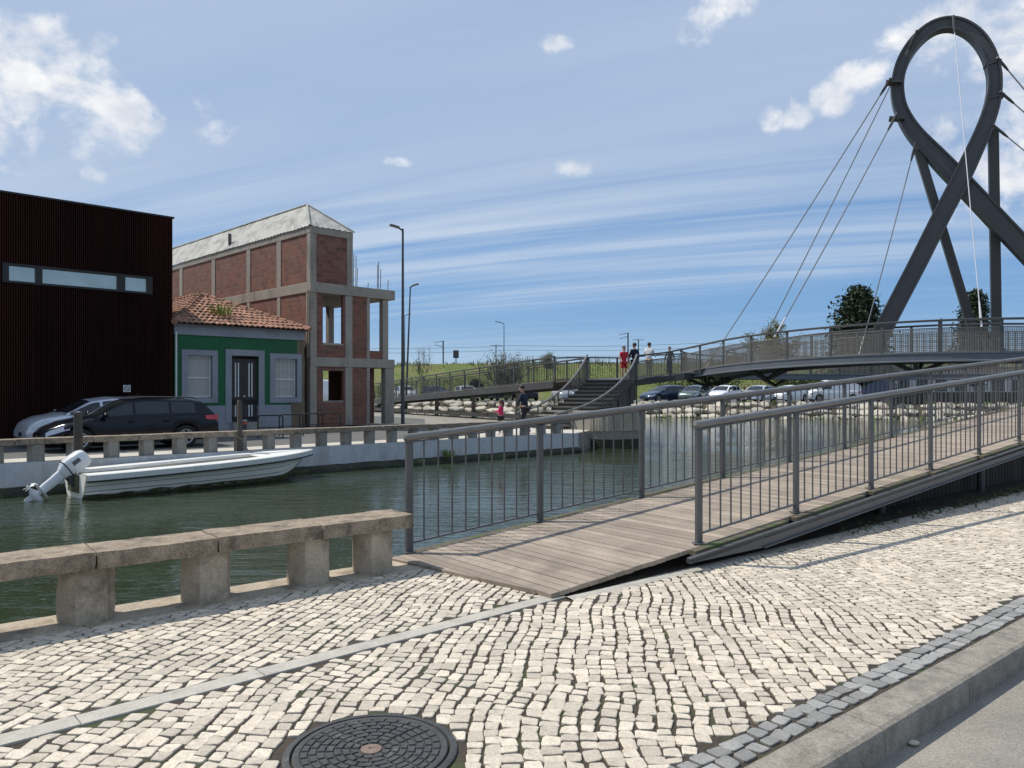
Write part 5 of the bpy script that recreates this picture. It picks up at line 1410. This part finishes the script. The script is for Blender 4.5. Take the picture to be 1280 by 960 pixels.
for i in range(1500):
    s = rnd.uniform(5,LW); p = WP(s, rnd.choice((rnd.uniform(-.1,.35), rnd.uniform(1.9,2.8))), 0); p.z = -.66 if (p-W0).dot(WN) < .6 else .42
    hh = rnd.uniform(.08,.34)
    for k in range(3):
        a = rnd.uniform(0,6.28); d_ = Vector((math.cos(a),math.sin(a),0))*.12; sd = Vector((-d_.y,d_.x,0))*.5
        mb.add([p-sd,p+sd,p+d_+Vector((0,0,hh))], [(0,1,2)])
tag(mb.build('bank_grass', M['leaf_light']), 'grass growing along the rock bank above and at the waterline', 'grass', kind='stuff')
mb = MB()
dk = [(-170,.40),(-168,.5)]
def dike(x, v):
    y0 = 84+(-.12)*x; pro = [(0,FARZ-.02),(2,.75),(6,2.5),(10.5,4.45),(13,4.75),(22,4.75),(30,3.5),(60,-.5)]
    o, z = pro[v]; return Vector((x, y0+o, z+.22*noise.noise(Vector((x*.12,o*.2,3)))*(1 if v > 0 else 0)+(.10*noise.noise(Vector((x*.7,o,9))) if v > 0 else 0)))
mb.grid(dike, [-130+1.6*i for i in range(190)], range(8), flip=False); tag(mb.build('grass_bank', M['grass'], smooth=True, angle=80), kind='structure')
rnd = random.Random(29); mb = MB(); 
for i in range(15000):
    x = rnd.uniform(-62,60); v = rnd.random()
    o = rnd.uniform(1,13.5); y = 84-.12*x+o; z = interp([(0,.43),(2,.75),(6,2.5),(10.5,4.45),(13,4.75)], o)-.05
    top = o > 10
    den = noise.noise(Vector((x*.22,o*.3,5)))
    if den < -.15: continue
    hh = rnd.uniform(.12,.35)*(1.3+max(0,den)*2.4 if top else 1)
    if top and 20 < 640+960*x/y-620 < 130: hh *= 1.5
    a = rnd.uniform(0,6.28); sd = Vector((math.cos(a),math.sin(a),0))*rnd.uniform(.03,.08)
    mb.add([(x-sd.x,y-sd.y,z),(x+sd.x,y+sd.y,z),(x+rnd.uniform(-.15,.15),y,z+hh)], [(0,1,2)])
tag(mb.build('tall_grass', M['dry_grass']), 'rough tall grass along the crest and slope of the far bank', 'grass', kind='stuff')

# ------------------------------------------------------------------ trees and bushes
def leaf_cloud(c, rad, n, size, rnd, shape=None):
    mb = MB()
    for i in range(n):
        while True:
            q = Vector((rnd.uniform(-1,1),rnd.uniform(-1,1),rnd.uniform(-1,1)))
            if q.length < 1 and q.length > .25: break
        p = Vector((c[0]+q.x*rad[0], c[1]+q.y*rad[1], c[2]+q.z*rad[2]))
        leaf(mb, p, size*rnd.uniform(.6,1.4), rnd)
    return mb
def leaf(mb, p, s, rnd):
    a = Vector((rnd.gauss(0,1),rnd.gauss(0,1),rnd.gauss(0,.8))).normalized(); b = a.orthogonal().normalized(); b = (b*math.cos(rnd.uniform(0,6))+a.cross(b)*math.sin(rnd.uniform(0,6)))
    if b.length < .2: b = a.orthogonal()
    b.normalize()
    mb.add([p-a*s, p+b*s*.45, p+a*s, p-b*s*.45], [(0,1,2,3)])
def cypress(name, base, h, wid, label, seed, group, lean=0.0):
    rnd = random.Random(seed); t = thing(name, label, 'tree', base, group=group)
    mb = MB(); mb.tube([base,base+Vector((0,0,h*.5)),base+Vector((lean*.5,0,h*.95))],[wid*.055,wid*.035,.02],8); mb.build('trunk', M['bark'], t, smooth=True)
    mb = MB(); nb = 170
    for i in range(nb):
        f = (i+.5)/nb; z = h*(.04+.93*f); env = wid*.5*(min(1,f/.12)**.5)*(1-f**1.7)**.75+.12
        env *= .80+.42*noise.noise(Vector((f*5,seed,i*.37)))
        a = i*2.399; tip = base+Vector((math.cos(a)*env+lean*f, math.sin(a)*env, z+.3*env)); root = base+Vector((lean*f,0,z-.25*env))
        for k in range(85):
            q = rnd.random()**.6; p = root.lerp(tip,q)+Vector((rnd.gauss(0,1),rnd.gauss(0,1),rnd.gauss(0,.8)))*(.05*wid+.10*env*(1-.3*q))
            leaf(mb, p, rnd.uniform(.10,.24)*wid/6, rnd)
    mb.build('crown', M['leaf_dark'], t); return t
cypress('cypress_tree', P(1073,487,78)*1+Vector((0,0,-1.2)), 11.6, 7.6, 'broad dark evergreen tree behind the left foot of the looped mast', 3, 'evergreen trees behind the ring')
cypress('cypress_tree', P(1214,487,80)+Vector((0,0,-1.2)), 11.6, 5.6, 'narrow dark evergreen tree behind the two back struts of the mast', 8, 'evergreen trees behind the ring', .5)
def bare_bush(name, base, h, wid, label, seed, leafy=.4, mat=None, nst=14, leafmat='leaf', cat='bush'):
    rnd = random.Random(seed); t = thing(name, label, cat, base, group=None); mb = MB(); lf = MB()
    def grow(p, d, L, r_, lev):
        k = 5; pts = [p]; q = p; dd = d
        for i in range(k):
            dd = (dd+Vector((rnd.gauss(0,.14),rnd.gauss(0,.14),rnd.gauss(.06,.08)))).normalized(); q = q+dd*L/k; pts.append(q)
        mb.tube(pts, [r_*(1-.75*i/k) for i in range(k+1)], 5, caps=False)
        if lev < 2:
            for i in range(rnd.randint(4,6)):
                f = rnd.uniform(.3,1); b0 = pts[int(f*k)]; grow(b0, (dd+Vector((rnd.gauss(0,.55),rnd.gauss(0,.55),rnd.gauss(.1,.35)))).normalized(), L*rnd.uniform(.35,.6), r_*.5, lev+1)
        for i in range(int(44*leafy)):
            b0 = pts[rnd.randint(1,k)]; leaf(lf, b0+Vector((rnd.gauss(0,.15),rnd.gauss(0,.15),rnd.gauss(0,.15))), rnd.uniform(.03,.075)*h/3, rnd)
    for i in range(nst):
        a = rnd.uniform(0,6.28); sp = rnd.uniform(.1,1)*wid/h*.8
        grow(base+Vector((math.cos(a)*.2,math.sin(a)*.2,0)), Vector((math.cos(a)*sp,math.sin(a)*sp,1)).normalized(), h*rnd.uniform(.55,.9), .035*h/3, 0)
    mb.build('branches', M['twig'], t)
    if lf.f: lf.build('foliage', M[leafmat], t)
    return t
bare_bush('bush', P(633,487,82)+Vector((0,0,-1.0)), 5.2, 4.6, 'tall half bare bush on the grass bank right of the dark bush', 4, .12, nst=26)
bare_bush('bush', P(968,486,84)+Vector((0,0,1.0)), 5.4, 5.5, 'pale green feathery treetop showing above the ring railing', 6, 1.1, nst=18, leafmat='dry_grass')
bare_bush('sapling', P(528,470,86)+Vector((0,0,-.6)), 3.6, 2.4, 'small bare sapling on the grass bank', 9, .06, nst=5, cat='sapling')
bare_bush('sapling', P(684,462,94)+Vector((0,0,-.6)), 2.6, 1.8, 'leafy little sapling on the crest of the bank behind the curved stairs', 13, .9, nst=6, cat='sapling')
def shrub(name, base, rad, n, label, seed, mat='leaf', size=.16):
    rnd = random.Random(seed); t = thing(name, label, 'bush', base)
    mb = MB()
    for k in range(9):
        c_ = base+Vector((rnd.uniform(-.6,.6)*rad[0],rnd.uniform(-.5,.5)*rad[1],rad[2]*rnd.uniform(.4,1.4)))
        q = leaf_cloud(c_, [r_*.55 for r_ in rad], n//9, size, rnd); mb.add(q.v, q.f)
    mb.build('foliage', M[mat], t)
    mb = MB(); mb.tube([base-Vector((0,0,.3)),base+Vector((0,0,rad[2]))], .06, 6); mb.build('stem', M['bark'], t)
    return t
shrub('bush', P(596,486,79)+Vector((0,0,-.6)), (.75,.7,1.0), 900, 'dark green bush at the foot of the grass bank behind the second ramp', 3, 'leaf_dark')
shrub('bush', P(880,487,84)+Vector((0,0,-.6)), (5.5,2,1.1), 2400, 'wide low green bush behind the parked cars under the ring', 5, 'leaf')
shrub('bush', P(1010,487,82)+Vector((0,0,-.6)), (6,2,1.3), 2400, 'olive green thicket behind the parked cars left of the evergreen tree', 7, 'leaf')
for px, lab in ((403,'quay weed'),):
    pass
tuft('quay_weed', FP(11.6,-.28,-.5), 120, .28, .35, M['leaf_light'], 'small green weed growing from the far quay wall at the waterline', 'weed', 15, .012, .8)

# ------------------------------------------------------------------ pale low buildings at the right beyond the water
def low_building(name, px0, px1, d, ztop, mat, label, bays, roofm='steel_dark'):
    a, b = P(px0,HY,d), P(px1,HY,d); t = thing(name, label, 'building', ((a.x+b.x)/2,d,FARZ-.1)); W_ = b.x-a.x
    mb = MB(); mb.obox((a.x,d,FARZ-.5),(W_,0,0),(0,8,0),(0,0,ztop-FARZ+.5)); mb.build('wall', M[mat], t)
    mb = MB(); mb.obox((a.x-.2,d-.25,ztop),(W_+.4,0,0),(0,8.5,0),(0,0,.22)); mb.build('roof', M[roofm], t)
    for k in range(bays):
        x = a.x+W_*(k+.2)/bays; mb = MB(); mb.obox((x,d-.03,FARZ+.9),(W_/bays*.6,0,0),(0,.06,0),(0,0,1.15)); w = mb.build('window', M['steel_dark'], t)
        mb = MB(); mb.obox((x+.08,d-.05,FARZ+.98),(W_/bays*.6-.16,0,0),(0,.02,0),(0,0,.99)); mb.build('pane', M['glass'], w)
    return t
low_building('warehouse', 1118, 1330, 78, 3.6, 'light_wall', 'long low pale building beyond the water behind the near ramp railings', 9)
low_building('shed', 1098, 1116, 74, 2.7, 'blue_wall', 'small blue shed at the left end of the long pale building', 1)
mb = MB(); mb.obox(P(1112,HY,58)+Vector((0,0,-3.0)), Vector((22,3.5,0)), Vector((0,1,0)), Vector((0,0,2.75))); tag(mb.build('retaining_wall', M['dark_timber']), 'dark retaining wall at the water behind the near ramp railings', 'wall')

# ------------------------------------------------------------------ lamps, poles and wires
def street_lamp(px, py, d, ptop, arm, label, group='street lamps', w=.075, z0=-.12, lean=0.0):
    b = P(px,py,d); b.z = z0; top = P(px,ptop,d).z; t = thing('street_lamp', label, 'street lamp', b, group=group)
    e = b+Vector((lean,0,top-z0))
    mb = MB(); mb.tube([b,b+Vector((0,0,.02)),b.lerp(e,.5),e],[w*1.15,w*1.15,w*.9,w*.62],10); mb.build('pole', M['steel_dark'], t, smooth=True)
    mb = MB(); mb.box((b.x,b.y,z0+.02),(.3,.3,.04)); mb.build('base_plate', M['steel_dark'], t)
    A_ = Vector(arm)
    mb = MB(); mb.beam(e-Vector((0,0,.08)), e+A_*.35+Vector((0,0,.02)), .07,.06); mb.build('arm', M['steel_dark'], t)
    mb = MB(); p = e+A_*.3+Vector((0,0,.03)); q = e+A_+Vector((0,0,.10)); mb.beam(p,q,.26,.07); mb.build('lamp_head', M['steel_dark'], t, bevel=.02)
    mb = MB(); mb.beam(p.lerp(q,.15)-Vector((0,0,.045)), p.lerp(q,.9)-Vector((0,0,.045)),.18,.012); mb.build('lens', M['white_paint'], t)
    return t
street_lamp(503.5,530,35,286,(-.55,-.25,.03),'tall dark street lamp on the far quay with its head pointing left')
street_lamp(507,510,56,358,(.62,-.3,.05),'farther dark street lamp leaning slightly right of the tall one', lean=.35)
street_lamp(630,470,96,404,(-1.1,-.1,.12),'distant grey street lamp above the half bare bush', w=.06, z0=3.5)
street_lamp(506,470,99,394,(.8,0,.1),'faint distant street lamp just right of the two dark lamps', w=.05, z0=3.5)
def mast_pole(px, ytop, d, z0, label, arms, w=.09):
    b = P(px,HY,d); b.z = z0; zt = P(px,ytop,d).z; t = thing('catenary_pole', label, 'pole', b, group='poles along the far railway')
    mb = MB(); mb.beam(b, (b.x,b.y,zt), w*2, w*2, up=(0,1,0)); mb.build('pole', M['steel_dark'], t)
    for x0,x1,dz0,dz1 in arms:
        mb = MB(); mb.beam((b.x+x0,b.y,zt+dz0),(b.x+x1,b.y,zt+dz1),.07,.07,up=(0,1,0)); mb.build('bracket', M['steel_dark'], t)
    return t
mast_pole(554,426,112,4,'distant railway pole with a bracket pointing left above the grass bank',((-1.3,.0,-.3,-.05),(-1.2,.0,-.6,-.9)))
mast_pole(620,431,118,4,'distant pole with a short crossbar left of the distant grey lamp',((-.9,.9,-.1,-.1),),.07)
mast_pole(785,416,112,4,'distant railway pole behind the heads of the people on the bridge',((-1.3,.0,-.3,-.05),(-1.2,.0,-.9,-.5)))
mast_pole(798,424,118,4,'distant pole with a short crossbar right of the people in red and navy',((-.9,.9,-.1,-.1),),.07)
mast_pole(1177,398,112,4,'distant pole between the two evergreen trees',((-.8,.0,-.3,-.05),),.08)
for y, lab in ((432.0,'upper overhead wire crossing the sky above the grass bank'),(437.5,'lower overhead wire crossing the sky above the grass bank')):
    mb = MB(); pts = []
    for i in range(60):
        x = -40+i*1.9; p0 = P(640,y,112); pts.append(Vector((x,112,p0.z-.25*math.sin((x % 27)/27*math.pi)+(0.03*x*.4))))
    mb.tube(pts, .022, 4); tag(mb.build('overhead_wire', M['steel_dark']), lab, 'wire')
t = thing('signal_post', 'small dark signal box on a post on the crest of the bank', 'signal', P(570,462,100))
p = P(570,462,100); p.z = 4.6; t.location = p
mb = MB(); mb.beam(p,p+Vector((0,0,1.3)),.12,.12,up=(0,1,0)); mb.build('post', M['steel_dark'], t); mb = MB(); mb.box((p.x,p.y,p.z+1.5),(.7,.5,1.0)); mb.build('box', M['steel_dark'], t)
mb = MB()
t = thing('railway_fence', 'thin wire fence on posts along the crest of the far grass bank', 'fence', P(720,455,104))
q0, q1 = Vector((2,103,4.7)), Vector((42,99,4.7)); k = 22
for i in range(k+1):
    p = q0.lerp(q1,i/k); mb = MB(); mb.beam(p-Vector((0,0,.3)),p+Vector((0,0,1.3)),.07,.07,up=(0,1,0)); mb.build('post', M['steel_light'], t)
mb = MB()
for z in (.3,.75,1.25): mb.tube([q0+Vector((0,0,z)),q1+Vector((0,0,z))], .025, 4)
mb.build('wires', M['steel_light'], t)
# bollard and bicycle hoops in front of the green house
b = P(306,532,29.5); b.z = .0; t = thing('bollard', 'short grey bollard with an orange band in front of the green house door', 'bollard', FP(8.4,5.2))
b = Vector(t.location); 
d_ = 27.5; b = P(306,486,d_); b.z = -.118; t.location = b
mb = MB(); mb.lathe(b,[(.075,0),(.075,.62),(.07,.64)],14); mb.build('post', M['steel_dark'], t, smooth=True)
mb = MB(); mb.lathe(b,[(.078,.45),(.078,.53)],14); mb.build('band', M['orange'], t, smooth=True)
mb = MB(); mb.lathe(b,[(.078,.56),(.078,.60)],14); mb.build('band', M['white_paint'], t, smooth=True)
hoops = [(338,27.0,'leftmost of the black bicycle hoops in front of the green house'),(364,28.0,'bicycle hoop in front of the bare corner of the green house'),(389,29.0,'bicycle hoop in front of the corner of the unfinished building'),(412,30.0,'rightmost black bicycle hoop in front of the unfinished building')]
h0 = None
for px, d, lab in hoops:
    b = P(px,HY,d); b.z = -.118
    if h0 is None:
        h0 = thing('bicycle_hoop', lab, 'bicycle rack', (0,0,0), group='bicycle hoops on the far quay')
        mb = MB(); pts = [Vector((-.42,0,0)),Vector((-.42,0,.68))]+[Vector((-.32-.1*math.cos(a),0,.68+.1*math.sin(a))) for a in (R(30),R(60),R(90))]+[Vector((.32+.1*math.sin(a),0,.68+.1*math.cos(a))) for a in (0,R(30),R(60),R(90))]+[Vector((.42,0,0))]
        mb.tube(pts,.024,8); mb.build('hoop', M['black'], h0, smooth=True, local=True)
        mb = MB(); mb.beam((-.42,0,.36),(.42,0,.36),.03,.03); mb.build('crossbar', M['black'], h0, local=True)
        h0.location = b; h0.rotation_euler.z = R(12)
    else: copy_tree(h0, b, R(12), lab)
# tall notice post foot on the far right quay edge is hidden; small stone on the road near the kerb
p = G(1002,663); 
q = G(1142,931,-.14); mb = MB(); mb.ball((q.x,q.y,-.13),.022,8,6,sc=(1.3,.9,.6)); tag(mb.build('pebble', M['rock'], smooth=True), 'single pale pebble lying on the asphalt by the kerb', 'pebble')

# mooring line from the bow of the boat to the pile behind it
pb = Vector((stern.x,stern.y,WATER))+Vector((math.cos(ba)*4.3-math.sin(ba)*.35,math.sin(ba)*4.3+math.cos(ba)*.35,.62)); pp = P(300,560,19.72); pp.z = .35
t = thing('mooring_rope', 'thin mooring rope sagging from the white boat to the slim dark pile', 'rope', pb)
mb = MB(); mb.tube([pb.lerp(pp,i/10)-Vector((0,0,.12*math.sin(math.pi*i/10))) for i in range(11)], .014, 6); mb.build('line', M['rebar'], t, smooth=True)
mb = MB(); mb.tube([pp+Vector((.085*math.cos(a),.085*math.sin(a),.03*math.sin(2*a))) for a in [R(q) for q in range(0,361,30)]], .016, 6); mb.build('loop', M['rebar'], t, smooth=True)
# ------------------------------------------------------------------ people
def skin_mesh(name, nodes, edges, radii, mat, parent, sub=2, root=0):
    me = bpy.data.meshes.new(name+'_base'); me.from_pydata([tuple(n_) for n_ in nodes], edges, [])
    o = bpy.data.objects.new(name+'_base', me); col.objects.link(o)
    sk = o.modifiers.new('skin','SKIN'); sk.use_smooth_shade = True
    for i, r_ in enumerate(radii):
        d = me.skin_vertices[0].data[i]; rr = r_ if isinstance(r_, tuple) else (r_,r_); d.radius = rr; d.use_root = (i == root)
    sb = o.modifiers.new('sub','SUBSURF'); sb.levels = sub; sb.render_levels = sub
    bpy.context.view_layer.update()
    ev = o.evaluated_get(bpy.context.evaluated_depsgraph_get()); m2 = bpy.data.meshes.new_from_object(ev); m2.name = name
    bpy.data.objects.remove(o); bpy.data.meshes.remove(me)
    m2.materials.clear(); m2.materials.append(mat); m2.polygons.foreach_set('use_smooth',[True]*len(m2.polygons))
    r_ = bpy.data.objects.new(name, m2); col.objects.link(r_); r_.parent = parent; return r_
def person(label, loc, heading, h, top, bottom, hair, shoe='dark_cloth', sleeves=1.0, legs=None, arms=None, lean=0.0, longhair=False, shorts=False, head_turn=0.0, child=False, backpack=None):
    """facing +y before heading is applied; legs/arms give joint positions for the pose (unit figure 1.75 m)"""
    t = thing('person', label, 'person', loc, heading); k = h/1.75
    hs = 1.22 if child else 1.0
    def v(x,y,z): return Vector((x, y+lean*max(0,z-.93), z))*k
    legs = legs or {1:((.10,.02,.50),(.11,0,.08)), -1:((-.10,.02,.50),(-.11,0,.08))}
    arms = arms or {1:((.25,.02,1.16),(.27,.10,.93)), -1:((-.25,.02,1.16),(-.27,.10,.93))}
    nodes=[]; edges=[]; rad=[]
    def nd(p, r_, to=None):
        nodes.append(p); rad.append(tuple(x*k for x in r_) if isinstance(r_,tuple) else r_*k)
        if to is not None: edges.append((to,len(nodes)-1))
        return len(nodes)-1
    pel = nd(v(0,0,.94),(.135,.095)); wa = nd(v(0,.0,1.10),(.118,.088),pel); ch = nd(v(0,-.005,1.30),(.145,.10),wa); nb = nd(v(0,-.01,1.42),(.085,.07),ch)
    nk = nd(v(0,.005,1.50),.052,nb); jw = nd(v(0,.025,1.575),(.066*hs,.078*hs),nk); hd_ = nd(v(0,.015,1.655+.02*(hs-1)),(.078*hs,.092*hs),jw); cr_ = nd(v(0,.005,1.72+.05*(hs-1)),(.052*hs,.06*hs),hd_)
    ns = nd(v(0,.118*hs,1.63),.011,hd_)
    for sg in (1,-1): nd(v(sg*.083*hs,.005,1.635),(.010,.018),hd_)
    jt = {}
    for sg in (1,-1):
        sh_ = nd(v(sg*.165,-.01,1.40),.062,ch); el, wr = arms[sg]
        e_ = nd(v(*el),.041,sh_); w_ = nd(v(*wr),.027,e_); d_ = (v(*wr)-v(*el)).normalized()
        pm = nd(v(*wr)+d_*.055*k,(.036,.019),w_); jt[sg] = (v(sg*.165,-.01,1.40),v(*el),v(*wr))
        sd = d_.cross(Vector((0,1,0))); sd = sd.normalized() if sd.length > .2 else Vector((1,0,0)); fw = sd.cross(d_)
        for q, ln in ((-.030,.060),(-.010,.075),(.010,.070),(.030,.055)):
            a_ = nd(v(*wr)+d_*.095*k+sd*q*k,.009,pm); b_ = nd(v(*wr)+d_*(.095+ln*.6)*k+sd*q*1.15*k+fw*.008*k,.008,a_); nd(v(*wr)+d_*(.095+ln*.95)*k+sd*q*1.15*k+fw*.026*k,.007,b_)
        a_ = nd(v(*wr)+d_*.04*k+sd*.042*k,.010,w_); nd(v(*wr)+d_*.085*k+sd*.062*k+fw*.015*k,.008,a_)
        hp = nd(v(sg*.092,0,.88),.085,pel); kn, an = legs[sg]
        k_ = nd(v(*kn),.058,hp); a_ = nd(v(*an),.040,k_); f_ = nd(v(an[0],an[1]+.10,max(.04,an[2]-.05)),(.040,.028),a_); nd(v(an[0],an[1]+.18,max(.035,an[2]-.055)),(.036,.022),f_)
        jt[sg+10] = (v(sg*.092,0,.88),v(*kn),v(*an))
    skin_mesh('body', nodes, edges, rad, M['skin'], t)
    # upper garment
    nodes=[]; edges=[]; rad=[]
    b0 = nd(v(0,0,.90),(.158,.118)); b1 = nd(v(0,0,1.10),(.145,.112),b0); b2 = nd(v(0,-.005,1.30),(.165,.120),b1); b3 = nd(v(0,-.01,1.43),(.095,.082),b2); nd(v(0,0,1.475),(.070,.066),b3)
    for sg in (1,-1):
        s_, e_, w_ = jt[sg]; a_ = nd(s_,.080,b2); 
        if sleeves > .6: c_ = nd(e_,.057,a_); nd(e_.lerp(w_,.92),.042,c_)
        else: nd(s_.lerp(e_,.75),.062,a_)
    skin_mesh('top', nodes, edges, rad, M[top], t)
    nodes=[]; edges=[]; rad=[]
    b0 = nd(v(0,0,.96),(.150,.110)); 
    for sg in (1,-1):
        h_, k_, a_ = jt[sg+10]; q = nd(h_,.100,b0)
        if shorts: nd(h_.lerp(k_,.85),.082,q)
        else: w_ = nd(k_,.073,q); nd(k_.lerp(a_,.93),.056,w_)
    skin_mesh('trousers', nodes, edges, rad, M[bottom], t)
    for sg in (1,-1):
        a_ = jt[sg+10][2]; nodes=[]; edges=[]; rad=[]
        q = nd(a_+Vector((0,-.03,-.035))*k,(.048,.042)); w_ = nd(a_+Vector((0,.10,-.045))*k,(.050,.034),q); nd(a_+Vector((0,.19,-.05))*k,(.042,.026),w_)
        skin_mesh('shoe', nodes, edges, rad, M[shoe], t)
    mb = MB(); c_ = v(0,-.008,1.675+.03*(hs-1)); rr = .112*k*hs; vs=[]; fs=[]; nu, nv = 18, 9
    for i in range(nv+1):
        for j in range(nu):
            b_ = 2*math.pi*j/nu; front = max(0,math.sin(b_)); lim = math.pi*(.62-.25*front); a = lim*i/nv
            w = 1+.04*noise.noise(Vector((math.cos(b_)*3,math.sin(b_)*3,i)))
            vs.append((c_.x+rr*.86*w*math.sin(a)*math.cos(b_), c_.y+rr*1.0*w*math.sin(a)*math.sin(b_), c_.z+rr*.92*w*math.cos(a)))
    for i in range(nv):
        for j in range(nu): fs.append((i*nu+j,(i+1)*nu+j,(i+1)*nu+(j+1)%nu,i*nu+(j+1)%nu))
    mb.add(vs, fs)
    if longhair:
        mb.tube([c_+Vector((0,-.06,.02))*k,c_+Vector((0,-.125,-.06))*k,c_+Vector((0,-.12,-.2))*k,c_+Vector((0,-.10,-.3))*k],[.07*k,.075*k,.06*k,.02*k],10)
    mb.build('hair', M[hair], t, smooth=True, local=True)
    for sg in (1,-1):
        mb = MB(); mb.ball(v(sg*.032*hs,.098*hs,1.66),.011*k,8,6); mb.build('eye', M['black'], t, local=True)
    mb = MB(); mb.box(v(0,.105*hs,1.585),(.045*k,.008*k,.010*k)); mb.build('mouth', M['rust'], t, local=True)
    return t, v, k
D = {}
walkL = {1:((.09,.16,.52),(.10,.02,.14)), -1:((-.09,.10,.50),(-.10,-.24,.13))}
# child in pink and adult in navy walking on the far quay
d = FP(13.3,1.3)
kid = G(625,548); kd = Vector((-.42,27.0,0)); kd = P(626,HY,26.6); kd.z = .004
person('child in a pink jacket and dark trousers walking along the far quay', kd, R(72), 1.20, 'pink','dark_cloth','hair_brown', legs={1:((.08,.10,.50),(.09,.08,.085)), -1:((-.08,.10,.50),(-.09,-.20,.16))},
       arms={1:((.24,.03,1.17),(.14,.26,1.20)), -1:((-.24,.03,1.17),(-.14,.26,1.20))}, longhair=True, child=True, shoe='white_cloth')
ad = P(657,HY,27.6); ad.z = .004
person('adult in a navy jacket and dark trousers leaning forward behind the child in pink', ad, R(60), 1.72, 'navy','dark_cloth','hair', lean=.22, legs={1:((.10,.20,.52),(.11,.14,.085)), -1:((-.10,.06,.50),(-.11,-.24,.13))},
       arms={1:((.25,.10,1.16),(.22,.30,1.0)), -1:((-.25,.08,1.16),(-.22,.28,1.0))})
# four people at the landing and on the ring walkway, looking over the railing
lean_arms = {1:((.27,.12,1.14),(.20,.34,1.10)), -1:((-.27,.12,1.14),(-.20,.34,1.10))}
def on_bridge(px, d, z): p = P(px,HY,d); p.z = z; return p
person('young person in a red shirt and red shorts standing at the top of the stairs', on_bridge(780,37.0,2.035), R(200), 1.62, 'red','red','hair_brown', sleeves=.4, shorts=True)
person('person in navy beside the one in red at the top of the stairs', on_bridge(793,37.2,2.035), R(25), 1.78, 'navy','dark_cloth','hair')
person('person in a white shirt leaning on the railing right of the one in navy', on_bridge(811,38.3,2.12), R(-30), 1.78, 'white_cloth','khaki','hair', lean=.10, arms=lean_arms)
person('person in grey behind the ring railing, farthest right of the four', on_bridge(837,39.0,2.26), R(160), 1.47, 'grey_cloth','dark_cloth','hair')
bpy.context.view_layer.update()
